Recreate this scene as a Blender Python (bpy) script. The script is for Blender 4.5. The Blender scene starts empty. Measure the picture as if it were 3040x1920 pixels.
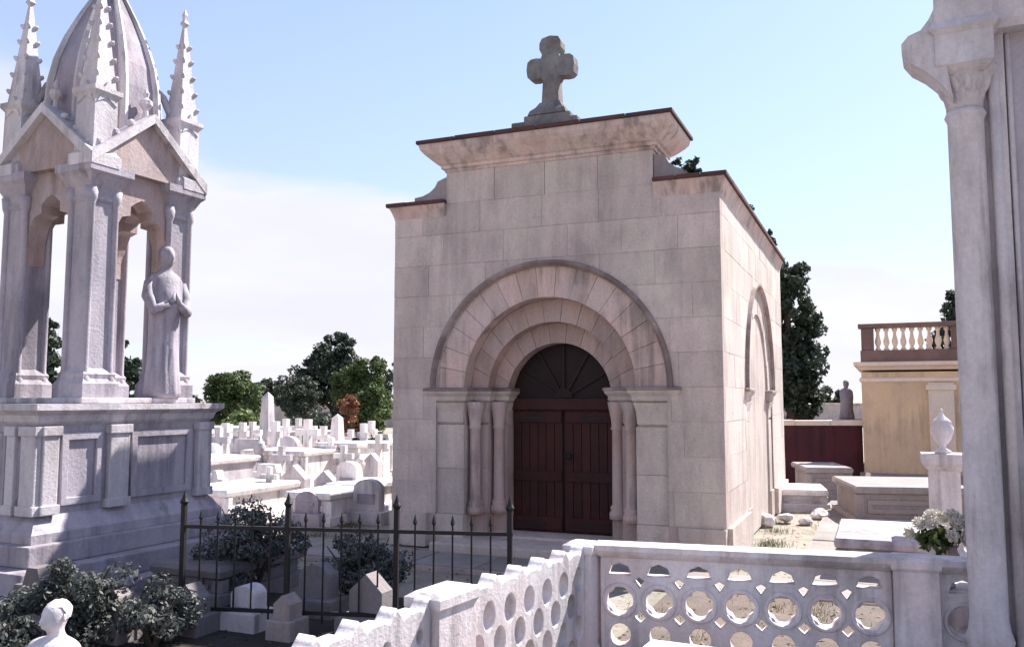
import bpy, bmesh, math, random
import numpy as np
from mathutils import Vector, Matrix

# ------------------------------------------------------------------ camera, sky, sun, exposure
S = bpy.context.scene
COL = S.collection
R = math.radians
PI = math.pi
FPX = 2022.0                     # focal length in pixels of a 2408 px wide frame
PITCH = math.atan(180.0 / FPX)
EYE = 1.6
cam_d = bpy.data.cameras.new('camera')
cam = bpy.data.objects.new('camera', cam_d)
COL.objects.link(cam)
cam.location = (0, 0, EYE)
cam.rotation_euler = (PI / 2 + PITCH, 0, 0)
cam_d.sensor_width = 36.0
cam_d.lens = 36.0 * FPX / 2408.0
cam_d.clip_start = 0.05
cam_d.clip_end = 3000
S.camera = cam

SUN_EL = R(47)
SUN_AZ = math.atan2(0.74, 0.67)     # clockwise from +Y
world = bpy.data.worlds.new('World')
S.world = world
world.use_nodes = True
wn, wl = world.node_tree.nodes, world.node_tree.links
wn.clear()
w_out = wn.new('ShaderNodeOutputWorld')
w_bg = wn.new('ShaderNodeBackground')
w_bg.inputs['Strength'].default_value = 0.10
w_sky = wn.new('ShaderNodeTexSky')
w_sky.sky_type = 'NISHITA'
w_sky.sun_disc = False
w_sky.sun_elevation = SUN_EL
w_sky.sun_rotation = SUN_AZ
w_sky.air_density = 1.0
w_sky.dust_density = 0.35
w_sky.ozone_density = 3.5
w_tc = wn.new('ShaderNodeTexCoord')
w_sep = wn.new('ShaderNodeSeparateXYZ')
wl.new(w_tc.outputs['Generated'], w_sep.inputs[0])
# cloud sheet: direction projected on a plane overhead, thick towards the horizon
w_add = wn.new('ShaderNodeMath'); w_add.operation = 'ADD'; w_add.inputs[1].default_value = 0.22
w_abs = wn.new('ShaderNodeMath'); w_abs.operation = 'MAXIMUM'; w_abs.inputs[1].default_value = 0.0
wl.new(w_sep.outputs['Z'], w_abs.inputs[0]); wl.new(w_abs.outputs[0], w_add.inputs[0])
w_dx = wn.new('ShaderNodeMath'); w_dx.operation = 'DIVIDE'
w_dy = wn.new('ShaderNodeMath'); w_dy.operation = 'DIVIDE'
wl.new(w_sep.outputs['X'], w_dx.inputs[0]); wl.new(w_add.outputs[0], w_dx.inputs[1])
wl.new(w_sep.outputs['Y'], w_dy.inputs[0]); wl.new(w_add.outputs[0], w_dy.inputs[1])
w_cmb = wn.new('ShaderNodeCombineXYZ')
wl.new(w_dx.outputs[0], w_cmb.inputs[0]); wl.new(w_dy.outputs[0], w_cmb.inputs[1])
w_map = wn.new('ShaderNodeMapping')
w_map.inputs['Location'].default_value = (6.2, 0.6, 0.0)
w_map.inputs['Scale'].default_value = (0.5, 0.62, 1.0)
wl.new(w_cmb.outputs[0], w_map.inputs['Vector'])
w_n = wn.new('ShaderNodeTexNoise')
w_n.inputs['Scale'].default_value = 1.0
w_n.inputs['Detail'].default_value = 6.0
w_n.inputs['Roughness'].default_value = 0.5
w_n.inputs['Distortion'].default_value = 0.25
wl.new(w_map.outputs[0], w_n.inputs['Vector'])
# banks thicken a little towards the horizon, the zenith is clearer
w_t = wn.new('ShaderNodeMapRange')
w_t.inputs['From Min'].default_value = 0.0; w_t.inputs['From Max'].default_value = 0.5
w_t.inputs['To Min'].default_value = 0.14; w_t.inputs['To Max'].default_value = -0.20
wl.new(w_sep.outputs['Z'], w_t.inputs['Value'])
w_sum = wn.new('ShaderNodeMath'); w_sum.operation = 'ADD'
w_side = wn.new('ShaderNodeMath'); w_side.operation = 'MULTIPLY_ADD'; w_side.inputs[1].default_value = -0.15
wl.new(w_sep.outputs['X'], w_side.inputs[0]); wl.new(w_t.outputs[0], w_side.inputs[2])
wl.new(w_n.outputs['Fac'], w_sum.inputs[0]); wl.new(w_side.outputs[0], w_sum.inputs[1])
w_cr = wn.new('ShaderNodeMapRange'); w_cr.interpolation_type = 'SMOOTHSTEP'
w_cr.inputs['From Min'].default_value = 0.50; w_cr.inputs['From Max'].default_value = 0.60
w_cr.inputs['To Max'].default_value = 0.92
wl.new(w_sum.outputs[0], w_cr.inputs['Value'])
# thin high veil that whitens the whole sky, most near the horizon
w_v = wn.new('ShaderNodeMapRange')
w_v.inputs['From Min'].default_value = 0.0; w_v.inputs['From Max'].default_value = 0.55
w_v.inputs['To Min'].default_value = 0.66; w_v.inputs['To Max'].default_value = 0.28
wl.new(w_sep.outputs['Z'], w_v.inputs['Value'])
w_veil = wn.new('ShaderNodeMix'); w_veil.data_type = 'RGBA'
w_veil.inputs['B'].default_value = (3.0, 3.04, 4.1, 1)
wl.new(w_v.outputs[0], w_veil.inputs['Factor']); wl.new(w_sky.outputs[0], w_veil.inputs['A'])
w_mix = wn.new('ShaderNodeMix'); w_mix.data_type = 'RGBA'
w_cc = wn.new('ShaderNodeMix'); w_cc.data_type = 'RGBA'
w_cc.inputs['A'].default_value = (3.65, 3.6, 4.05, 1); w_cc.inputs['B'].default_value = (4.05, 4.0, 4.15, 1)
w_n2 = wn.new('ShaderNodeTexNoise'); w_n2.inputs['Scale'].default_value = 2.6; w_n2.inputs['Detail'].default_value = 5
wl.new(w_map.outputs[0], w_n2.inputs['Vector'])
w_r2 = wn.new('ShaderNodeMapRange'); w_r2.inputs['From Min'].default_value = .35; w_r2.inputs['From Max'].default_value = .65
wl.new(w_n2.outputs['Fac'], w_r2.inputs['Value']); wl.new(w_r2.outputs[0], w_cc.inputs['Factor'])
wl.new(w_cc.outputs['Result'], w_mix.inputs['B'])
wl.new(w_cr.outputs[0], w_mix.inputs['Factor'])
wl.new(w_veil.outputs['Result'], w_mix.inputs['A'])
wl.new(w_mix.outputs['Result'], w_bg.inputs['Color'])
wl.new(w_bg.outputs[0], w_out.inputs['Surface'])

sun_d = bpy.data.lights.new('sun', 'SUN')
sun_d.energy = 5.0
sun_d.angle = R(0.55)
sun_d.color = (1.0, 0.955, 0.90)
sun = bpy.data.objects.new('sun', sun_d)
COL.objects.link(sun)
SDIR = Vector((math.sin(SUN_AZ) * math.cos(SUN_EL), math.cos(SUN_AZ) * math.cos(SUN_EL), math.sin(SUN_EL)))
sun.rotation_euler = SDIR.to_track_quat('Z', 'Y').to_euler()
sun.location = SDIR * 60

S.view_settings.view_transform = 'Standard'
S.view_settings.look = 'None'
S.view_settings.gamma = 1.0
S.view_settings.use_curve_mapping = False
S.view_settings.exposure = 1.32

# ------------------------------------------------------------------ helpers
rnd = random.Random(11)
def at(px, Y):
    "ground x of a picture column (2408 px frame) at distance Y"
    return (px - 1204.0) / FPX * Y

def mat_stone(name, base, grime=(0.1, 0.09, 0.09), amount=0.35, scale=1.6, rough=0.85, bump=0.25, var=0.12, streak=0.35, fine=38.0, tint=None, drip=0.0):
    m = bpy.data.materials.new(name); m.use_nodes = True
    n, l = m.node_tree.nodes, m.node_tree.links
    b = n['Principled BSDF']; b.inputs['Roughness'].default_value = rough
    b.inputs['Specular IOR Level'].default_value = 0.25
    g = n.new('ShaderNodeNewGeometry')
    oi = n.new('ShaderNodeObjectInfo')
    mp = n.new('ShaderNodeMapping'); mp.inputs['Scale'].default_value = (1, 1, streak)
    l.new(g.outputs['Position'], mp.inputs['Vector'])
    n1 = n.new('ShaderNodeTexNoise'); n1.inputs['Scale'].default_value = scale * 2.2; n1.inputs['Detail'].default_value = 8; n1.inputs['Roughness'].default_value = 0.68
    l.new(mp.outputs[0], n1.inputs['Vector'])
    r1 = n.new('ShaderNodeValToRGB'); r1.color_ramp.elements[0].position = 0.44; r1.color_ramp.elements[1].position = 0.74
    l.new(n1.outputs['Fac'], r1.inputs['Fac'])
    am = n.new('ShaderNodeMath'); am.operation = 'MULTIPLY'; am.inputs[1].default_value = amount
    l.new(r1.outputs['Color'], am.inputs[0])
    n2 = n.new('ShaderNodeTexNoise'); n2.inputs['Scale'].default_value = scale * 0.7; n2.inputs['Detail'].default_value = 4
    l.new(g.outputs['Position'], n2.inputs['Vector'])
    v = n.new('ShaderNodeMapRange'); v.inputs['From Min'].default_value = 0.3; v.inputs['From Max'].default_value = 0.7
    v.inputs['To Min'].default_value = 1 - var; v.inputs['To Max'].default_value = 1 + var
    l.new(n2.outputs['Fac'], v.inputs['Value'])
    vo = n.new('ShaderNodeMapRange'); vo.inputs['To Min'].default_value = 1 - var * 0.8; vo.inputs['To Max'].default_value = 1 + var * 0.8
    l.new(oi.outputs['Random'], vo.inputs['Value'])
    vm = n.new('ShaderNodeMath'); vm.operation = 'MULTIPLY'
    l.new(v.outputs[0], vm.inputs[0]); l.new(vo.outputs[0], vm.inputs[1])
    n3 = n.new('ShaderNodeTexNoise'); n3.inputs['Scale'].default_value = fine; n3.inputs['Detail'].default_value = 5; n3.inputs['Roughness'].default_value = 0.7
    l.new(g.outputs['Position'], n3.inputs['Vector'])
    fm = n.new('ShaderNodeMapRange'); fm.inputs['From Min'].default_value = 0.3; fm.inputs['From Max'].default_value = 0.7
    fm.inputs['To Min'].default_value = 0.9; fm.inputs['To Max'].default_value = 1.1
    l.new(n3.outputs['Fac'], fm.inputs['Value'])
    vm2 = n.new('ShaderNodeMath'); vm2.operation = 'MULTIPLY'
    l.new(vm.outputs[0], vm2.inputs[0]); l.new(fm.outputs[0], vm2.inputs[1])
    c0 = n.new('ShaderNodeMix'); c0.data_type = 'RGBA'
    c0.inputs['A'].default_value = (*base, 1)
    c0.inputs['B'].default_value = (*(tint or [min(1, c * f) for c, f in zip(base, (1.08, 0.97, 0.93))]), 1)
    n4 = n.new('ShaderNodeTexNoise'); n4.inputs['Scale'].default_value = scale * 1.1; n4.inputs['Detail'].default_value = 3
    mp4 = n.new('ShaderNodeMapping'); mp4.inputs['Location'].default_value = (7, 3, 1); l.new(g.outputs['Position'], mp4.inputs['Vector']); l.new(mp4.outputs[0], n4.inputs['Vector'])
    r4 = n.new('ShaderNodeMapRange'); r4.inputs['From Min'].default_value = 0.35; r4.inputs['From Max'].default_value = 0.65
    l.new(n4.outputs['Fac'], r4.inputs['Value']); l.new(r4.outputs[0], c0.inputs['Factor'])
    c1 = n.new('ShaderNodeMix'); c1.data_type = 'RGBA'; c1.inputs['B'].default_value = (*grime, 1)
    l.new(am.outputs[0], c1.inputs['Factor']); l.new(c0.outputs['Result'], c1.inputs['A'])
    if drip:
        md = n.new('ShaderNodeMapping'); md.inputs['Scale'].default_value = (9, 9, .55); l.new(g.outputs['Position'], md.inputs['Vector'])
        nd = n.new('ShaderNodeTexNoise'); nd.inputs['Scale'].default_value = 1.0; nd.inputs['Detail'].default_value = 5; nd.inputs['Roughness'].default_value = .6
        l.new(md.outputs[0], nd.inputs['Vector'])
        nb = n.new('ShaderNodeTexNoise'); nb.inputs['Scale'].default_value = 1.3; nb.inputs['Detail'].default_value = 4; l.new(g.outputs['Position'], nb.inputs['Vector'])
        ad = n.new('ShaderNodeMath'); ad.operation = 'ADD'; l.new(nd.outputs['Fac'], ad.inputs[0]); l.new(nb.outputs['Fac'], ad.inputs[1])
        rd = n.new('ShaderNodeMapRange'); rd.interpolation_type = 'SMOOTHSTEP'; rd.inputs['From Min'].default_value = 0.99; rd.inputs['From Max'].default_value = 1.24; rd.inputs['To Max'].default_value = drip
        l.new(ad.outputs[0], rd.inputs['Value'])
        c2 = n.new('ShaderNodeMix'); c2.data_type = 'RGBA'; c2.inputs['B'].default_value = (*[v * .55 for v in grime], 1)
        l.new(rd.outputs[0], c2.inputs['Factor']); l.new(c1.outputs['Result'], c2.inputs['A']); c1 = c2
    hs = n.new('ShaderNodeHueSaturation'); l.new(c1.outputs['Result'], hs.inputs['Color']); l.new(vm2.outputs[0], hs.inputs['Value'])
    l.new(hs.outputs[0], b.inputs['Base Color'])
    if bump:
        bp = n.new('ShaderNodeBump'); bp.inputs['Strength'].default_value = bump; bp.inputs['Distance'].default_value = 0.02
        l.new(n3.outputs['Fac'], bp.inputs['Height']); l.new(bp.outputs[0], b.inputs['Normal'])
    return m

def mat_leaf(name, dark, light, rough=0.55):
    m = bpy.data.materials.new(name); m.use_nodes = True
    n, l = m.node_tree.nodes, m.node_tree.links
    b = n['Principled BSDF']; b.inputs['Roughness'].default_value = rough
    b.inputs['Specular IOR Level'].default_value = 0.3
    g = n.new('ShaderNodeNewGeometry')
    mx = n.new('ShaderNodeMix'); mx.data_type = 'RGBA'
    mx.inputs['A'].default_value = (*dark, 1); mx.inputs['B'].default_value = (*light, 1)
    ns = n.new('ShaderNodeTexNoise'); ns.inputs['Scale'].default_value = 1.4
    l.new(g.outputs['Position'], ns.inputs['Vector'])
    av = n.new('ShaderNodeMath'); av.operation = 'MULTIPLY'
    l.new(g.outputs['Random Per Island'], av.inputs[0]); l.new(ns.outputs['Fac'], av.inputs[1])
    a2 = n.new('ShaderNodeMath'); a2.operation = 'MULTIPLY'; a2.inputs[1].default_value = 1.8
    l.new(av.outputs[0], a2.inputs[0]); l.new(a2.outputs[0], mx.inputs['Factor'])
    l.new(mx.outputs['Result'], b.inputs['Base Color'])
    tr = n.new('ShaderNodeBsdfTranslucent'); l.new(mx.outputs['Result'], tr.inputs['Color'])
    ms = n.new('ShaderNodeMixShader'); ms.inputs[0].default_value = 0.25
    l.new(b.outputs[0], ms.inputs[1]); l.new(tr.outputs[0], ms.inputs[2])
    l.new(ms.outputs[0], n['Material Output'].inputs['Surface'])
    return m

M = {}
M['chapel'] = mat_stone('pink limestone', (0.60, 0.495, 0.46), (0.30, 0.255, 0.24), 0.65, 1.5, 0.9, 0.6, 0.11, 0.4, tint=(0.57, 0.50, 0.44), drip=.22)
M['chapel_pale'] = mat_stone('pale limestone moulding', (0.58, 0.475, 0.44), (0.24, 0.2, 0.185), 0.7, 2.2, 0.9, 0.4, 0.09, 0.3, drip=.6)
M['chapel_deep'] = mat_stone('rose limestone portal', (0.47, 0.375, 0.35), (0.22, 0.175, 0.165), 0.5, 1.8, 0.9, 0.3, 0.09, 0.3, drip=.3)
M['joint'] = mat_stone('lime mortar', (0.5, 0.42, 0.4), (0.12, 0.1, 0.1), 0.4, 2.0)
M['hood'] = mat_stone('soot stained limestone', (0.2, 0.16, 0.155), (0.46, 0.38, 0.36), 0.95, 1.1, 0.95, 0.3, 0.2, 1.0)
M['coping'] = mat_stone('dark red coping', (0.10, 0.05, 0.048), (0.05, 0.045, 0.045), 0.7, 2.5, 0.9, 0.3, 0.2)
M['cross'] = mat_stone('lichen dark stone', (0.21, 0.205, 0.2), (0.06, 0.065, 0.06), 0.7, 4.0, 0.95, 0.5, 0.25, 0.6, tint=(0.19, 0.165, 0.16))
M['door'] = mat_stone('dark red brown wood', (0.048, 0.014, 0.013), (0.02, 0.012, 0.012), 0.6, 4.0, 0.6, 0.2, 0.25, 0.1)
M['door_dark'] = mat_stone('near black wood', (0.022, 0.012, 0.012), (0.012, 0.01, 0.01), 0.6, 4.0, 0.6, 0.2, 0.25, 0.1)
M['marble'] = mat_stone('weathered white marble', (0.56, 0.525, 0.56), (0.23, 0.2, 0.21), 0.7, 1.8, 0.65, 0.35, 0.09, 0.35, tint=(0.56, 0.505, 0.515), drip=.6)
M['marble_grey'] = mat_stone('grey streaked marble', (0.40, 0.365, 0.42), (0.16, 0.135, 0.165), 0.7, 1.6, 0.65, 0.35, 0.09, 0.3, tint=(0.40, 0.355, 0.385), drip=.55)
M['marble_slate'] = mat_stone('slate grey marble', (0.31, 0.285, 0.335), (0.13, 0.11, 0.135), 0.7, 1.8, 0.7, 0.3, 0.1, 0.3, drip=.5)
M['marble_brown'] = mat_stone('rust stained marble', (0.40, 0.325, 0.32), (0.17, 0.125, 0.115), 0.7, 2.2, 0.7, 0.3, 0.1, 0.35, drip=.4)
M['marble_white'] = mat_stone('clean white marble', (0.78, 0.76, 0.76), (0.36, 0.32, 0.3), 0.6, 3.0, 0.55, 0.2, 0.09, 0.4, drip=.6)
M['marble_lattice'] = mat_stone('pale pierced marble', (0.68, 0.64, 0.66), (0.3, 0.26, 0.26), 0.65, 2.2, 0.6, 0.3, 0.08, 0.4, drip=.5)
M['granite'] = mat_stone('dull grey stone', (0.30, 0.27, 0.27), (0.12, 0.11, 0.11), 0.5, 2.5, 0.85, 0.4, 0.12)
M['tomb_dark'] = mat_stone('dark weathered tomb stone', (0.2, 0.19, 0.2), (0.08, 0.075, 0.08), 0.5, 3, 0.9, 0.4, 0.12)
M['ochre'] = mat_stone('ochre stucco', (0.62, 0.45, 0.29), (0.38, 0.28, 0.22), 0.65, 1.2, 0.95, 0.3, 0.1, 0.5, tint=(0.58, 0.41, 0.28), drip=.35)
M['cream'] = mat_stone('cream stucco trim', (0.68, 0.58, 0.49), (0.4, 0.31, 0.25), 0.4, 2.0, 0.9, 0.2, 0.05)
M['russet'] = mat_stone('brown stained parapet', (0.19, 0.125, 0.11), (0.09, 0.06, 0.055), 0.6, 2.5, 0.9, 0.3, 0.15)
M['maroon'] = mat_stone('dark maroon painted wall', (0.075, 0.02, 0.026), (0.035, 0.02, 0.022), 0.6, 2.2, 0.85, 0.3, 0.15, 0.4, drip=.5)
M['iron'] = mat_stone('black wrought iron', (0.018, 0.018, 0.02), (0.05, 0.03, 0.02), 0.3, 12, 0.55, 0.2, 0.1)
M['ground'] = mat_stone('pale dusty earth', (0.27, 0.25, 0.215), (0.11, 0.11, 0.075), 0.75, 0.9, 0.95, 0.7, 0.2, 1.0, 22)
M['paving'] = mat_stone('worn concrete paving', (0.27, 0.25, 0.24), (0.13, 0.12, 0.115), 0.5, 1.4, 0.9, 0.4, 0.1, 1.0)
M['soil'] = mat_stone('soil darkened for shade', (0.055, 0.048, 0.045), (0.03, 0.03, 0.028), 0.5, 3, 0.95, 0.9, 0.25, 1.0)  # soil colour set near black so the plot's shade is painted in
M['earth'] = mat_stone('brown dry earth', (0.15, 0.125, 0.11), (0.08, 0.07, 0.06), 0.6, 2.0, 0.95, 0.9, 0.25, 1.0)
M['bark'] = mat_stone('grey brown bark', (0.09, 0.07, 0.055), (0.03, 0.025, 0.02), 0.6, 4, 0.95, 0.8, 0.2, 0.2)
M['leaf_dark'] = mat_leaf('dark evergreen leaf', (0.018, 0.03, 0.02), (0.07, 0.095, 0.06))
M['leaf_grey'] = mat_leaf('dusky grey green leaf', (0.035, 0.045, 0.034), (0.115, 0.13, 0.09))
M['leaf_mid'] = mat_leaf('mid green leaf', (0.03, 0.055, 0.018), (0.12, 0.16, 0.05))
M['leaf_bright'] = mat_leaf('fresh green leaf', (0.06, 0.10, 0.03), (0.2, 0.25, 0.09))
M['leaf_shade'] = mat_leaf('dusky blue green leaf', (0.028, 0.034, 0.03), (0.18, 0.19, 0.175))
M['flower_red'] = mat_leaf('orange red blossom', (0.16, 0.06, 0.03), (0.33, 0.15, 0.09))
M['flower_white'] = mat_leaf('white petal', (0.62, 0.58, 0.5), (0.85, 0.84, 0.78))
M['grass'] = mat_leaf('dry grass blade', (0.05, 0.06, 0.02), (0.15, 0.15, 0.06))

def to_mesh(bm, name='m'):
    bmesh.ops.recalc_face_normals(bm, faces=bm.faces[:])
    me = bpy.data.meshes.new(name); bm.to_mesh(me); bm.free(); return me

def obj(name, geo, mat, parent=None, T=None, smooth=False, loc=None):
    me = to_mesh(geo, name) if isinstance(geo, bmesh.types.BMesh) else geo
    if T is not None: me.transform(T)
    if mat is not None:
        me.materials.clear(); me.materials.append(M[mat])
    if smooth:
        me.polygons.foreach_set('use_smooth', [True] * len(me.polygons))
    o = bpy.data.objects.new(name, me); COL.objects.link(o)
    if parent: o.parent = parent
    if loc: o.location = loc
    return o

def thing(name, label, cat, loc=(0, 0, 0), rz=0.0, group=None):
    o = bpy.data.objects.new(name, None); COL.objects.link(o)
    o.empty_display_size = 0.2
    o.location = loc; o.rotation_euler = (0, 0, rz)
    return tag(o, label, cat, group)

def tag(o, label, cat, group=None, kind=None):
    if label: o['label'] = label
    if cat: o['category'] = cat
    if group: o['group'] = group
    if kind: o['kind'] = kind
    return o

def box(bm, x0, x1, y0, y1, z0, z1, bev=0.0, T=None):
    r = bmesh.ops.create_cube(bm, size=1.0)
    vs = r['verts']
    for v in vs:
        v.co = Vector((x0 + (v.co.x + .5) * (x1 - x0), y0 + (v.co.y + .5) * (y1 - y0), z0 + (v.co.z + .5) * (z1 - z0)))
        if T is not None: v.co = T @ v.co
    if bev:
        es = list({e for v in vs for e in v.link_edges})
        bmesh.ops.bevel(bm, geom=es, offset=bev, segments=2, profile=0.6, affect='EDGES')
    return bm

def boxm(*a, **k): return box(bmesh.new(), *a, **k)

def loft(bm, rings, cap=True):
    "rings: lists of equally many points"
    vr = [[bm.verts.new(p) for p in r] for r in rings]
    n = len(rings[0])
    for a, b in zip(vr, vr[1:]):
        for i in range(n):
            j = (i + 1) % n
            bm.faces.new((a[i], a[j], b[j], b[i]))
    if cap:
        bm.faces.new(list(reversed(vr[0]))); bm.faces.new(vr[-1])
    return bm

def rect_loft(bm, x0, x1, y0, y1, prof):
    return loft(bm, [[(x0 - o, y0 - o, z), (x1 + o, y0 - o, z), (x1 + o, y1 + o, z), (x0 - o, y1 + o, z)] for o, z in prof])

def lathe(bm, prof, seg=16, cx=0, cy=0, rot=0.0, sx=1, sy=1):
    rings = []
    for r, z in prof:
        r = max(r, 0.0015)
        rings.append([(cx + sx * r * math.cos(rot + 2 * PI * i / seg), cy + sy * r * math.sin(rot + 2 * PI * i / seg), z) for i in range(seg)])
    return loft(bm, rings)

def tube(bm, pts, rads, seg=8):
    pts = [Vector(p) for p in pts]
    rings = []
    for i, p in enumerate(pts):
        d = (pts[min(i + 1, len(pts) - 1)] - pts[max(i - 1, 0)]).normalized()
        u = d.orthogonal().normalized() if i == 0 else (u - d * u.dot(d)).normalized()
        v = d.cross(u)
        r = rads[i] if hasattr(rads, '__len__') else rads
        rings.append([p + u * r * math.cos(2 * PI * k / seg) + v * r * math.sin(2 * PI * k / seg) for k in range(seg)])
    return loft(bm, rings)

def prism(bm, poly, y0, y1):
    "polygon in (x,z) pushed from y0 to y1"
    a = [bm.verts.new((x, y0, z)) for x, z in poly]
    b = [bm.verts.new((x, y1, z)) for x, z in poly]
    n = len(poly)
    bm.faces.new(a); bm.faces.new(list(reversed(b)))
    for i in range(n):
        j = (i + 1) % n
        bm.faces.new((a[i], b[i], b[j], a[j]))
    return bm

def arc(r, a0, a1, n, cx=0, cz=0):
    return [(cx + r * math.cos(a0 + (a1 - a0) * i / n), cz + r * math.sin(a0 + (a1 - a0) * i / n)) for i in range(n + 1)]

def circle(cx, cz, r, n=20):
    return [(cx + r * math.cos(2 * PI * i / n), cz + r * math.sin(2 * PI * i / n)) for i in range(n)]

def plate(outer, holes, y0, y1, bevel=0.0):
    "flat piece with holes: outline in (x,z), thickness along y"
    cu = bpy.data.curves.new('outline', 'CURVE')
    cu.dimensions = '2D'; cu.fill_mode = 'BOTH'
    cu.extrude = max((y1 - y0) / 2 - bevel, 0.0005)
    cu.bevel_depth = bevel; cu.bevel_resolution = 1
    cu.offset = -bevel
    for lp in [outer] + list(holes):
        sp = cu.splines.new('POLY'); sp.points.add(len(lp) - 1)
        for i, (x, z) in enumerate(lp): sp.points[i].co = (x, z, 0, 1)
        sp.use_cyclic_u = True
    t = bpy.data.objects.new('outline', cu)
    me = bpy.data.meshes.new_from_object(t)
    bpy.data.objects.remove(t); bpy.data.curves.remove(cu)
    me.transform(Matrix.Translation((0, (y0 + y1) / 2, 0)) @ Matrix.Rotation(PI / 2, 4, 'X'))
    bm = bmesh.new(); bm.from_mesh(me); bpy.data.meshes.remove(me)
    bmesh.ops.remove_doubles(bm, verts=bm.verts[:], dist=0.0004)
    return bm

def bevel_all(bm, off, ang=R(40), seg=1):
    es = [e for e in bm.edges if len(e.link_faces) == 2 and e.calc_face_angle(0) > ang]
    bmesh.ops.bevel(bm, geom=es, offset=off, segments=seg, affect='EDGES')
    return bm

def hair(parent, cx, cy, cz, rx, ry, rz, mat, seed):
    "carved hair: a lumpy cap over the crown and back of the head"
    g = random.Random(seed); bm = bmesh.new()
    bmesh.ops.create_icosphere(bm, subdivisions=3, radius=1)
    bmesh.ops.delete(bm, geom=[v for v in bm.verts if v.co.y < -.25 and v.co.z < .45 or v.co.z < -.55], context='VERTS')
    ph = g.uniform(0, 6)
    for v in bm.verts:
        k = 1 + .05 * math.sin(v.co.x * 9 + ph) * math.cos(v.co.z * 8 + v.co.y * 5)
        v.co = Vector((cx + v.co.x * rx * k, cy + v.co.y * ry * k, cz + v.co.z * rz * k))
    return obj('hair', bm, mat, parent, None, True)

def copy_tree(o, parent=None):
    c = o.copy(); COL.objects.link(c); c.parent = parent
    for ch in list(o.children): copy_tree(ch, c)
    return c

def leaf_mesh(blobs, n, size, seed, clumps=70, cr=0.22, flat=0.35, aspect=0.55, shell=0.55):
    g = np.random.default_rng(seed)
    B = np.array(blobs, float)
    w = (B[:, 3] * B[:, 4] * B[:, 5]) ** 0.7; w /= w.sum()
    ci = g.choice(len(B), clumps, p=w)
    d = g.normal(size=(clumps, 3)); d /= np.linalg.norm(d, axis=1)[:, None]
    rr = g.uniform(shell, 1.0, clumps)[:, None]
    cc = B[ci, :3] + d * rr * B[ci, 3:6]
    crad = cr * np.cbrt(B[ci, 3] * B[ci, 4] * B[ci, 5]) * g.uniform(0.6, 1.35, clumps)
    k = g.integers(0, clumps, n)
    e = g.normal(size=(n, 3)); e /= np.linalg.norm(e, axis=1)[:, None]
    p = cc[k] + e * (crad[k] * g.uniform(0.35, 1.05, n) ** 0.6)[:, None] * np.array([1, 1, 0.8])
    nrm = e + g.normal(size=(n, 3)) * 0.75 + np.array([0, 0, flat]); nrm /= np.linalg.norm(nrm, axis=1)[:, None]
    t = np.cross(nrm, g.normal(size=(n, 3))); t /= np.linalg.norm(t, axis=1)[:, None]
    b = np.cross(nrm, t)
    s = (size * g.uniform(0.6, 1.4, n))[:, None]
    V = np.stack([p - t * s, p - b * s * aspect, p + t * s, p + b * s * aspect], 1).reshape(-1, 3)
    return quad_mesh(V, n)

def quad_mesh(V, n):
    me = bpy.data.meshes.new('leaves')
    me.vertices.add(4 * n); me.vertices.foreach_set('co', V.astype(np.float32).ravel())
    me.loops.add(4 * n); me.loops.foreach_set('vertex_index', np.arange(4 * n, dtype=np.int32))
    me.polygons.add(n); me.polygons.foreach_set('loop_start', np.arange(0, 4 * n, 4, dtype=np.int32))
    try: me.polygons.foreach_set('loop_total', np.full(n, 4, dtype=np.int32))
    except Exception: pass
    me.update(calc_edges=True); me.validate()
    return me

def tree(name, label, x, y, h, blobs, n, size, leaf, seed, clumps=70, trunk=0.14, group=None, cr=0.22, cat='tree', shell=0.55):
    t = thing(name, label, cat, (x, y, 0), 0, group)
    g = random.Random(seed)
    bm = bmesh.new()
    top = max(b[2] for b in blobs)
    pts = [(g.uniform(-.03, .03) * h * (i > 0), g.uniform(-.03, .03) * h * (i > 0), top * i / 5) for i in range(6)]
    tube(bm, pts, [trunk * (1.25 if i == 0 else 1 - .15 * i) for i in range(6)], 8)
    for b in blobs:
        z0 = max(0.2, min(b[2] * 0.6, top * .6)); k = z0 / top * 5; i = int(k)
        p0 = Vector(pts[i]).lerp(Vector(pts[min(i + 1, 5)]), k - i)
        p1 = Vector(b[:3]); mid = p0.lerp(p1, .5) + Vector((0, 0, .06 * h))
        tube(bm, [p0, mid, p1], [trunk * .5, trunk * .33, trunk * .12], 6)
    obj('trunk', bm, 'bark', t)
    obj('crown', leaf_mesh(blobs, n, size, seed, clumps, cr, shell=shell), leaf, t)
    return t

# ------------------------------------------------------------------ ground
bm = bmesh.new()
g_n = 60
xs = [-900, -300, -120, -60] + [-40 + i * 1.6 for i in range(51)] + [60, 120, 300, 900]
ys = [-60, -20] + [-6 + i * 1.2 for i in range(46)] + [60, 90, 160, 400, 1500]
gv = [[None] * len(ys) for _ in xs]
for i, x in enumerate(xs):
    for j, y in enumerate(ys):
        gv[i][j] = bm.verts.new((x, y, -0.02 + 0.018 * math.sin(x * 1.7 + y) * math.cos(y * 1.3 - x * .6)))
for i in range(len(xs) - 1):
    for j in range(len(ys) - 1):
        bm.faces.new((gv[i][j], gv[i + 1][j], gv[i + 1][j + 1], gv[i][j + 1]))
tag(obj('ground', bm, 'ground', smooth=True), 'pale dusty earth between the tombs', None, kind='structure')

ROT = -R(22.9)                                   # the whole plot is laid out square with the chapel
def plotT(o, rz=ROT): return Matrix.Translation(o) @ Matrix.Rotation(rz, 4, 'Z')

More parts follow.
